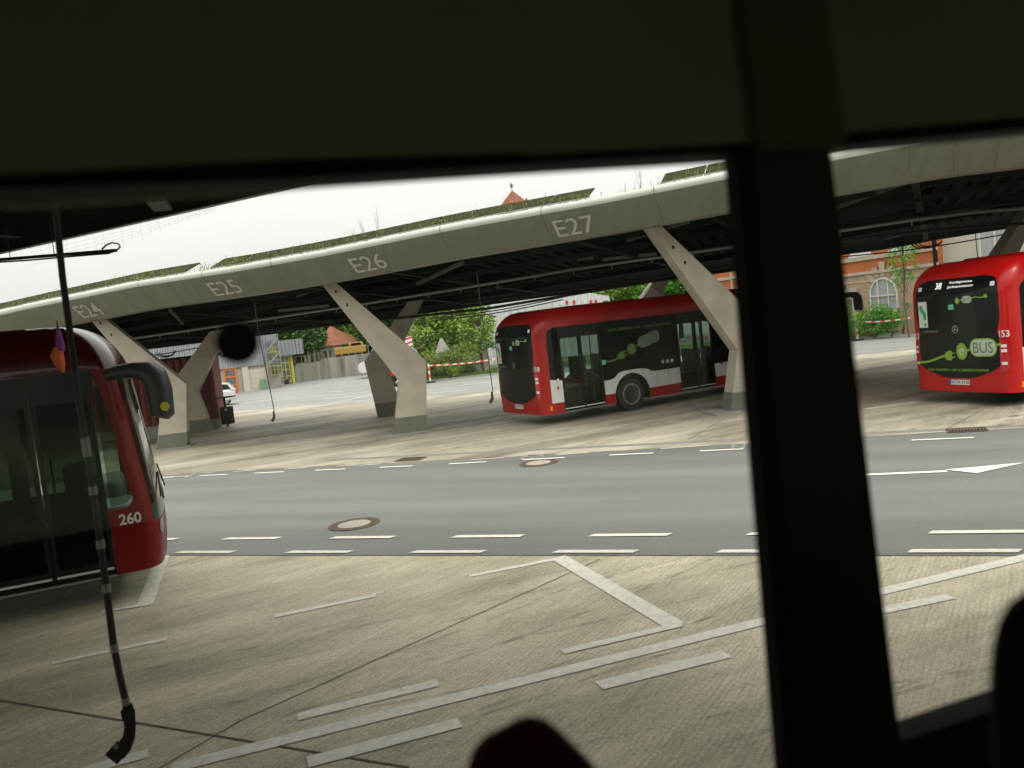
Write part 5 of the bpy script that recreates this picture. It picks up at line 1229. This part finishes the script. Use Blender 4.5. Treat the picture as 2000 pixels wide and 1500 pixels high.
# ------------------------------------------------------------------ vegetation
def leafmat(n, c, c2):
    m = mat(n, c, .6, col2=c2, vs_=.9, spec=.3); b = m.node_tree.nodes['Principled BSDF']; return m
LG = [leafmat('leaf_fresh', (.10, .19, .022), (.21, .31, .05)), leafmat('leaf_deep', (.022, .060, .014), (.065, .14, .022)), leafmat('leaf_yellowish', (.19, .24, .04), (.11, .17, .03)), leafmat('leaf_bright', (.06, .20, .014), (.13, .34, .03))]
def crown(bm, cl, n, sz):
    for (c, r) in cl:
        k = int(n*r*r)
        for _ in range(k):
            d_ = Vector((random.gauss(0, 1), random.gauss(0, 1), random.gauss(0, 1))).normalized(); q = random.random()**.4
            p = Vector(c)+Vector((d_.x*r, d_.y*r, d_.z*r*.8))*q
            a = Vector((random.gauss(0, 1), random.gauss(0, 1), random.gauss(0, .5))).normalized(); b = a.cross(Vector((random.gauss(0, 1), random.gauss(0, 1), random.gauss(0, 1)))).normalized()
            s_ = sz*random.uniform(.6, 1.4); poly(bm, [p-a*s_, p+b*s_*.45, p+a*s_, p-b*s_*.45])
def tree(name, base, h, rad_, label, m, cat='tree', nc_=12, dens=520, leaf=.10, group=None, low=.3, tr=.10, zsq=1.):
    t = empty(name, base, random.uniform(0, 6), label, cat, group)
    bm = NB(); cl = []
    trunk = [Vector((0, 0, 0)), Vector((.05*h*.3, 0, h*.3)), Vector((-.02*h*.3, .03, h*.6)), Vector((0, 0, h*.9))]
    tube(bm, trunk, [tr, tr*.75, tr*.45, tr*.15], 8)
    for k in range(nc_):
        a = 2.4*k; zz = lerp(low*h, h*.95, (k+.5)/nc_); f_ = sin(pi*min(1, max(.12, (zz/h-low*.5)/(1-low*.5)))**.9)
        c = Vector((cos(a)*rad_*.62*f_, sin(a)*rad_*.62*f_, zz)); r = rad_*random.uniform(.34, .56)*(.5+.5*f_)
        cl.append((c, r)); tube(bm, [Vector((0, 0, zz*.72)), c*.5+Vector((0, 0, zz*.4)), c], [tr*.35, tr*.22, tr*.08], 5)
    obj('trunk', bm, M_BARK, t)
    bm = NB(); crown(bm, cl, dens, leaf); obj('crown', bm, m, t)
    return t
random.seed(11)
def at(x, y, d): p = YP(x, y, d); return Vector((p.x, p.y, 0))
TR = 'young trees beyond the verge'
tree('young_tree', at(838, 700, 54), 4.6, 1.6, 'light green young tree in front of the cream building window', LG[0], group=TR, nc_=14, leaf=.12)
tree('young_tree', at(905, 700, 54), 5.2, 2.1, 'bushy light green tree in the middle between the stone pier and the gate posts', LG[0], group=TR, nc_=18, leaf=.12)
tree('young_tree', at(942, 700, 50), 4.8, 1.3, 'light green tree touching the left edge of the pale hall', LG[0], group=TR, nc_=12, leaf=.11)
tree('dark_tree', at(872, 700, 62), 7.5, 2.3, 'dark green conifer-like tree behind the light green ones', LG[1], group=TR, nc_=18, dens=420, leaf=.16)
for i, (x, d, h_, r_, mi, lb) in enumerate(((600, 84, 8.5, 4.2, 1, 'dark tree left of the tiled arcade roof'), (640, 90, 8.5, 4.0, 1, 'dark tree right behind the tiled arcade roof'), (690, 82, 8.2, 4.4, 1, 'broad dark tree behind the yellow machine'),
                               (735, 80, 8.5, 4.0, 0, 'mid green tree behind the white van'), (770, 76, 9.5, 3.8, 1, 'dark tree between the two arms of the E26 support'), (1225, 80, 9.5, 4.5, 3, 'bright green tree right of the pale hall'),
                               (1262, 74, 9, 3.8, 0, 'yellow green tree above the middle of bus 159'), (1335, 72, 10, 4.0, 3, 'bright green tree seen beside the E27 column'), (1425, 66, 8, 2.6, 1, 'dark tree at the left corner of the brick building'), (1180, 92, 9.5, 4, 1, 'dark green tree behind the pale hall roof'), (550, 92, 8.5, 4.4, 1, 'dark tree behind the depot hall roof'))):
    tree('background_tree', at(x, 700, d), h_, r_, lb, LG[mi], group='trees in the background', nc_=16, dens=150, leaf=.24, tr=.22, low=.18)
tree('background_tree', at(611, 700, 69.5), 5.2, 1.7, 'small dark tree in front of the left slope of the arcade roof', LG[1], group='trees in the background', nc_=10, dens=300, leaf=.18, tr=.12, low=.45)
def bush(x, y, d, h_, r_, m, label, n=8, dens=900, leaf=.055, group='shrubs on the verge'):
    b_ = at(x, y, d); t = empty('shrub', b_+Vector((0, 0, .06)), 0, label, 'shrub', group); cl = []; bm = NB()
    for k in range(n):
        a = random.uniform(0, 2*pi); rr_ = random.uniform(.1, .75)*r_; c = Vector((cos(a)*rr_, sin(a)*rr_*.7, h_*random.uniform(.25, .8))); q = random.uniform(.28, .45)*min(r_, h_)
        cl.append((c, q)); tube(bm, [Vector((0, 0, 0)), c*.5, c], [.025, .015, .008], 4)
    for k in range(8): 
        a = random.uniform(0, 2*pi); cl.append((Vector((cos(a)*r_*.9, sin(a)*r_*.6, h_*random.uniform(.5, 1.05))), .12))
    obj('stems', bm, M_BARK, t); bm = NB(); crown(bm, cl, dens, leaf); obj('foliage', bm, m, t)
bush(853, 738, 49, 1.7, 1.3, LG[2], 'yellow green shrub beside the striped barrier post next to the E26 column', 12)
bush(905, 733, 49, 1.9, 1.5, LG[2], 'wide yellow green shrub right of the stone pier', 14)
bush(882, 735, 48.5, .9, .9, LG[0], 'low pale shrub at the kerb in front of the stone pier', 8)
bush(925, 732, 49, .8, .7, LG[1], 'small darker shrub below the gate posts', 7)
bush(835, 735, 52, 2.0, .9, LG[0], 'light shrub just behind the blue road sign', 8)
bush(1708, 655, 43.2, 1.75, 1.55, LG[3], 'dense bright green shrub below the arched window', 18, 1200)
bush(1742, 651, 42.6, 1.1, .9, LG[3], 'bright low shrub, right end of the mass below the arched window', 10, 1100)
bush(1672, 660, 43.8, 2.3, 1.2, LG[2], 'thin pale green shrub beside the bus mirror next to the window pillar', 10, 420)
bush(1765, 652, 43.5, 2.1, .42, LG[2], 'slim upright yellowish shrub left of the rear of bus 153', 9, 800)
tree('slender_tree', at(1775, 652, 41.5), 6.4, .85, 'slender bright green young tree in front of the brick building', LG[3], nc_=20, dens=520, leaf=.07, tr=.05, low=.42)

# barrier tape
M_TAPE = mat('tape_white', (0.624, 0.608, 0.576), .5); M_TAPR = mat('tape_red', (.65, .07, .03), .5)
def barrier(p0, p1, d0, d1, zt, label, posts=(0,)):
    A, B = YP(*p0, d0), YP(*p1, d1); A.z = B.z = zt; t = empty('barrier_tape', (A.x, A.y, 0), 0, label, 'barrier', 'red and white tape barriers')
    o = Vector((A.x, A.y, 0)); n = int((B-A).length/.22); w_ = NB(); r_ = NB()
    for k in range(n):
        a = A.lerp(B, k/n)-o; b = A.lerp(B, (k+1)/n)-o; sag = lambda q: -.10*sin(pi*q); a.z += sag(k/n); b.z += sag((k+1)/n)
        beam(r_ if k % 2 else w_, a, b, .012, .075)
    obj('white_bands', w_, M_TAPE, t); obj('red_bands', r_, M_TAPR, t)
    for q in posts:
        p = A.lerp(B, q)-o
        pw = NB()
        for j in range(5): beam(pw, (p.x, p.y, .1+j*zt/5), (p.x, p.y, .1+(j+1)*zt/5-.0), .09, .09)
        po = obj('post', pw, M_TAPE, t)
        pr = NB()
        for j in (1, 3): beam(pr, (p.x, p.y, .1+j*zt/5), (p.x, p.y, .1+(j+1)*zt/5), .094, .094)
        obj('red_band', pr, M_TAPR, po); pf = NB(); rbox(pf, p.x-.28, p.x+.28, p.y-.18, p.y+.18, .0, .09, .02, 1); obj('foot', pf, M_RUB, po)
barrier((838, 723), (985, 706), 47.3, 47.3, .98, 'red and white tape barrier in front of the yellow green shrubs left of bus 159', (0,))
barrier((1672, 630), (1788, 617), 43.2, 41.5, .98, 'red and white tape barrier below the arched window left of bus 153', (0,))
barrier((1300, 660), (1660, 628), 46, 43.4, .98, 'red and white tape barrier seen through the windows of bus 159', (.5,))

# ================================================================== THE COACH AROUND THE VIEWER
cw_t = rad(71); CF = Fr((-.75*cos(cw_t), .75*sin(cw_t)), (sin(cw_t), cos(cw_t)))      # plane of the side windows
co = empty('coach', (CF.o.x, CF.o.y, 0), math.atan2(CF.u.y, CF.u.x), 'dark coach interior with a window pillar and header framing the view', 'coach')
M_LINER = mat('coach_liner', (.40, .385, .30), .8, var=.08, vs_=3, bump=.1, bs=200)
M_PILLAR = mat('coach_pillar', (.07, .066, .048), .7, var=.1, vs_=3)
M_SEAL = mat('coach_seal', (.008, .008, .007), .8)
c_ = lambda x, y: CF.px(x, y)
hb = [c_(x, y) for x, y in ((-60, 396), (0, 392), (560, 371), (1000, 342), (1430, 316))]
hb2 = [c_(x, y) for x, y in ((1610, 303), (2000, 262), (2100, 252))]
a_l, a_r = -3.2, 3.6
tp = 3.30
# positive t is towards the viewer, local y = -t
def cp_(name, pts, m, t0, th, par=None):
    bm = NB(); prism(bm, [(a, -t0, z) for a, z in pts], (0, th, 0))
    bmesh.ops.bevel(bm, geom=[e for e in bm.edges if e.calc_face_angle(0) > .6], offset=.006, segments=2, affect='EDGES'); return obj(name, bm, m, par or co)
zl_ = hb[0][1]
cp_('header_panel', [(a_l, zl_+.005)]+[(a, z+.003) for a, z in hb]+[(c_(1440, 316)[0], tp), (a_l, tp)], M_LINER, .045, .07)
aL = c_(1440, 316)[0]
cp_('header_seal', [(a_l, zl_-.002)]+[(a, z) for a, z in hb]+[(a, z+.009) for a, z in hb[::-1]]+[(a_l, zl_+.007)], M_SEAL, .052, .06)
cp_('header_panel', [(aL+.06, hb2[0][1]+.012)]+[(a, z+.012) for a, z in hb2[1:]]+[(a_r, hb2[-1][1]+.02), (a_r, tp), (aL+.06, tp)], M_LINER, .05, .075)
cp_('header_seal', [(aL+.06, hb2[0][1])]+[(a, z) for a, z in hb2[1:]]+[(a_r, hb2[-1][1])]+[(a_r, hb2[-1][1]+.018), (hb2[1][0], hb2[1][1]+.010), (aL+.06, hb2[0][1]+.010)], M_SEAL, .042, .06)
# pillar, tilted like the photo's
p1_, p2_, p3_, p4_ = c_(1414, 316), c_(1592, 303), c_(1737, 1520), c_(1514, 1520)
dl = (p4_[0]-p1_[0])/(p4_[1]-p1_[1]); dr_ = (p3_[0]-p2_[0])/(p3_[1]-p2_[1])
zb_ = 1.4
ext = lambda p, dd, z: (p[0]+dd*(z-p[1]), z)
cp_('window_pillar', [ext(p1_, dl, p1_[1]+.03), ext(p1_, dl, zb_), ext(p2_, dr_, zb_), ext(p2_, dr_, p1_[1]+.03)], M_PILLAR, .03, .03)
cp_('pillar_shade_strip', [ext(p1_, dl, p1_[1]+.0), (ext(p1_, dl, tp)[0]-.02, tp), (ext(p2_, dr_, tp)[0]-.015, tp), ext(p2_, dr_, p1_[1]+.0)], mat('pillar_shade', (.20, .195, .15), .85), .056, .03)  # darker strip over the header, painting in the pillar's faint shadow
e1 = [c_(1446, 316), c_(1552, 1520)]
cp_('pillar_seal', [(ext(p1_, dl, p1_[1]+.01)[0]-.004, p1_[1]+.01), (ext(p1_, dl, 2.1)[0]-.004, 2.1), (ext(p1_, dl, 2.1)[0]+.022, 2.1), (ext(p1_, dl, p1_[1]+.01)[0]+.014, p1_[1]+.01)], M_SEAL, .034, .034)
# lower wall and sill
s1_, s2_ = c_(1752, 1442), c_(1945, 1379)
sz = lambda a: s1_[1]+(s2_[1]-s1_[1])*(a-s1_[0])/(s2_[0]-s1_[0])
aP = ext(p2_, dr_, s1_[1])[0]
cp_('window_sill', [(aP-.02, sz(aP)), (a_r, sz(aP)+.02), (a_r, sz(aP)-.08), (aP-.02, sz(aP)-.10)], M_PILLAR, .014, .05)
cp_('sill_rail', [(aP, sz(aP)-.028), (a_r, sz(aP)-.012), (a_r, sz(aP)-.036), (aP, sz(aP)-.052)], mat('sill_grey', (.10, .10, .09), .4), .022, .008)
zlow = c_(1535, 1520)[1]-.05
cp_('lower_wall', [(a_l, 1.3), (a_r, 1.3), (a_r, sz(aP)-.09), (aP, sz(aP)-.09), (aP, zlow), (a_l, zlow)], M_PILLAR, .008, .05)
bm = NB(); poly(bm, [(a_l, .012, zlow-.05), (a_r, .012, zlow-.05), (a_r, .012, 3.1), (a_l, .012, 3.1)])
MG = glass('coach_window_glass', (.94, .95, .91), .8); gw = obj('window_glass', bm, MG, co)
_n = MG.node_tree.nodes; _l = MG.node_tree.links; _o = [q for q in _n if q.type == 'OUTPUT_MATERIAL'][0]; _s = [q for q in _n if q.type == 'MIX_SHADER'][0]
_t = _n.new('ShaderNodeBsdfTranslucent'); _t.inputs[0].default_value = (.78, .88, .80, 1); _no = _n.new('ShaderNodeTexNoise'); _no.inputs['Scale'].default_value = 5; _no.inputs['Detail'].default_value = 8
_tc = _n.new('ShaderNodeTexCoord'); _mp = _n.new('ShaderNodeMapping'); _mp.inputs['Scale'].default_value = (1.6, 1, .6); _l.new(_tc.outputs['Object'], _mp.inputs[0]); _l.new(_mp.outputs[0], _no.inputs['Vector'])
_mr = _n.new('ShaderNodeMapRange'); _mr.inputs[1].default_value = .38; _mr.inputs[2].default_value = .72; _mr.inputs[3].default_value = .004; _mr.inputs[4].default_value = .028; _l.new(_no.outputs[0], _mr.inputs[0])  # dirt haze on the pane, also standing in for veil reflections
_m2 = _n.new('ShaderNodeMixShader'); _l.new(_mr.outputs[0], _m2.inputs[0]); _l.new(_s.outputs[0], _m2.inputs[1]); _l.new(_t.outputs[0], _m2.inputs[2]); _l.new(_m2.outputs[0], _o.inputs[0])
p = c_(463, 670); pr = c_(507, 670)[0]-p[0]
bm = NB(); lathe(bm, [(pr*.93, .0), (pr*.98, .003), (pr*.93, .006), (.0001, .006)], Matrix.Translation((p[0], -.011, p[1])) @ Matrix.Rotation(pi/2, 4, 'X'), 40)
obj('round_sticker', bm, mat('sticker_black', (.03, .03, .04), .6), gw)  # dark round sticker on the window glass
# body shell: ceiling, floor, opposite wall, ends
bm = NB(); box(bm, a_l, a_r, -2.4+0, .05, tp, tp+.06); 
cl_ = obj('ceiling', bm, M_LINER, co)
bm = NB(); box(bm, a_l, a_r, -2.4, .05, 1.25, 1.32); obj('floor', bm, M_BLKM, co)
bm = NB(); box(bm, a_l, a_r, -2.42, -2.36, 1.32, 2.30); box(bm, a_l, a_r, -2.42, -2.36, 2.85, tp)
for q in (-3.2, -1.5, .3, 2.0, 3.55): box(bm, q, q+.1 if q < 3 else a_r, -2.42, -2.36, 2.30, 2.85)
obj('opposite_wall', bm, M_PILLAR, co)
bm = NB(); box(bm, a_l, a_r, -2.395, -2.39, 2.30, 2.85); obj('opposite_window', bm, glass('coach_dark_glass', (.45, .50, .45), 1.0), co)
bm = NB(); box(bm, a_l-.06, a_l, -2.42, .05, 1.25, tp+.06); box(bm, a_r, a_r+.06, -2.42, .05, 1.25, tp+.06); obj('end_wall', bm, M_PILLAR, co)
bm = NB(); rbox(bm, a_l, a_r, -2.42, .06, .35, 1.24, .04, 2); obj('underbody', bm, M_BLKM, co)
# coach seats
def seat(outline, d, th_, m, label, fore):
    pts = [YP(x, y, d) for x, y in outline]; c = sum(pts, Vector())/len(pts); lb = Vector((c.x, c.y+.10, 1.32))
    t = obj('seat', rb_(lb, .38, .50, fore), m, co); t['label'] = label
    b = NB(); L_ = []
    for dy, k in ((0, .80), (.004, .90), (.014, .965), (.03, .995), (.05, 1), (.075, .99), (.09, .95), (.098, .85)):
        e_ = Vector((0, 0, H)); L_.append([b.verts.new(e_+(c+(p-c)*k-e_)*(1+dy/d)) for p in pts])
    n_ = len(pts)
    for u_, v_ in zip(L_, L_[1:]):
        for q in range(n_): b.faces.new((u_[q], u_[(q+1) % n_], v_[(q+1) % n_], v_[q]))
    bmesh.ops.triangulate(b, faces=[b.faces.new(L_[0][::-1]), b.faces.new(L_[-1])])
    o = obj('headrest', b, m, t, True); o.matrix_parent_inverse = co_inv
    b = NB(); rbox(b, c.x-.20, c.x+.20, c.y, c.y+.10, 1.75, min(p.z for p in pts)-.10, .04, 3); o = obj('backrest', b, m, t, True); o.matrix_parent_inverse = co_inv
    zt2 = min(p.z for p in pts); b = NB(); rbox(b, c.x-.075, c.x+.02, c.y-.03, c.y+.02, zt2-.14, zt2-.004, .02, 2); o = obj('headrest_post', b, M_BLKM, t); o.matrix_parent_inverse = co_inv
    b = NB(); box(b, c.x-.16, c.x+.16, c.y-.25, c.y-.05, 1.32, 1.72); o = obj('pedestal', b, M_BLKM, t); o.matrix_parent_inverse = co_inv
bpy.context.view_layer.update()
co_inv = co.matrix_world.inverted()
def rb_(lb, z0, z1, fore):
    b = NB(); rbox(b, lb.x-.22, lb.x+.22, lb.y-.50, lb.y-.04, 1.32+z0, 1.32+z1, .05, 3)
    for v in b.verts: v.co = co_inv @ v.co
    return b
M_SR = mat('seat_red', (.10, .006, .005), .9, var=.15, vs_=30); M_SB = mat('seat_black', (.004, .004, .004), .9)
seat(((905, 1560), (912, 1500), (924, 1462), (948, 1436), (985, 1418), (1008, 1404), (1036, 1397), (1066, 1404), (1092, 1424), (1130, 1462), (1180, 1515), (1215, 1560)), .62, .09, M_SR, 'dark red seat with its headrest poking up at the bottom edge', -1)
seat(((1942, 1560), (1938, 1480), (1934, 1400), (1933, 1320), (1938, 1262), (1950, 1212), (1972, 1176), (2005, 1152), (2060, 1142), (2160, 1150), (2260, 1250), (2290, 1560)), .50, .09, M_SB, 'black seat headrest at the lower right edge', -1)
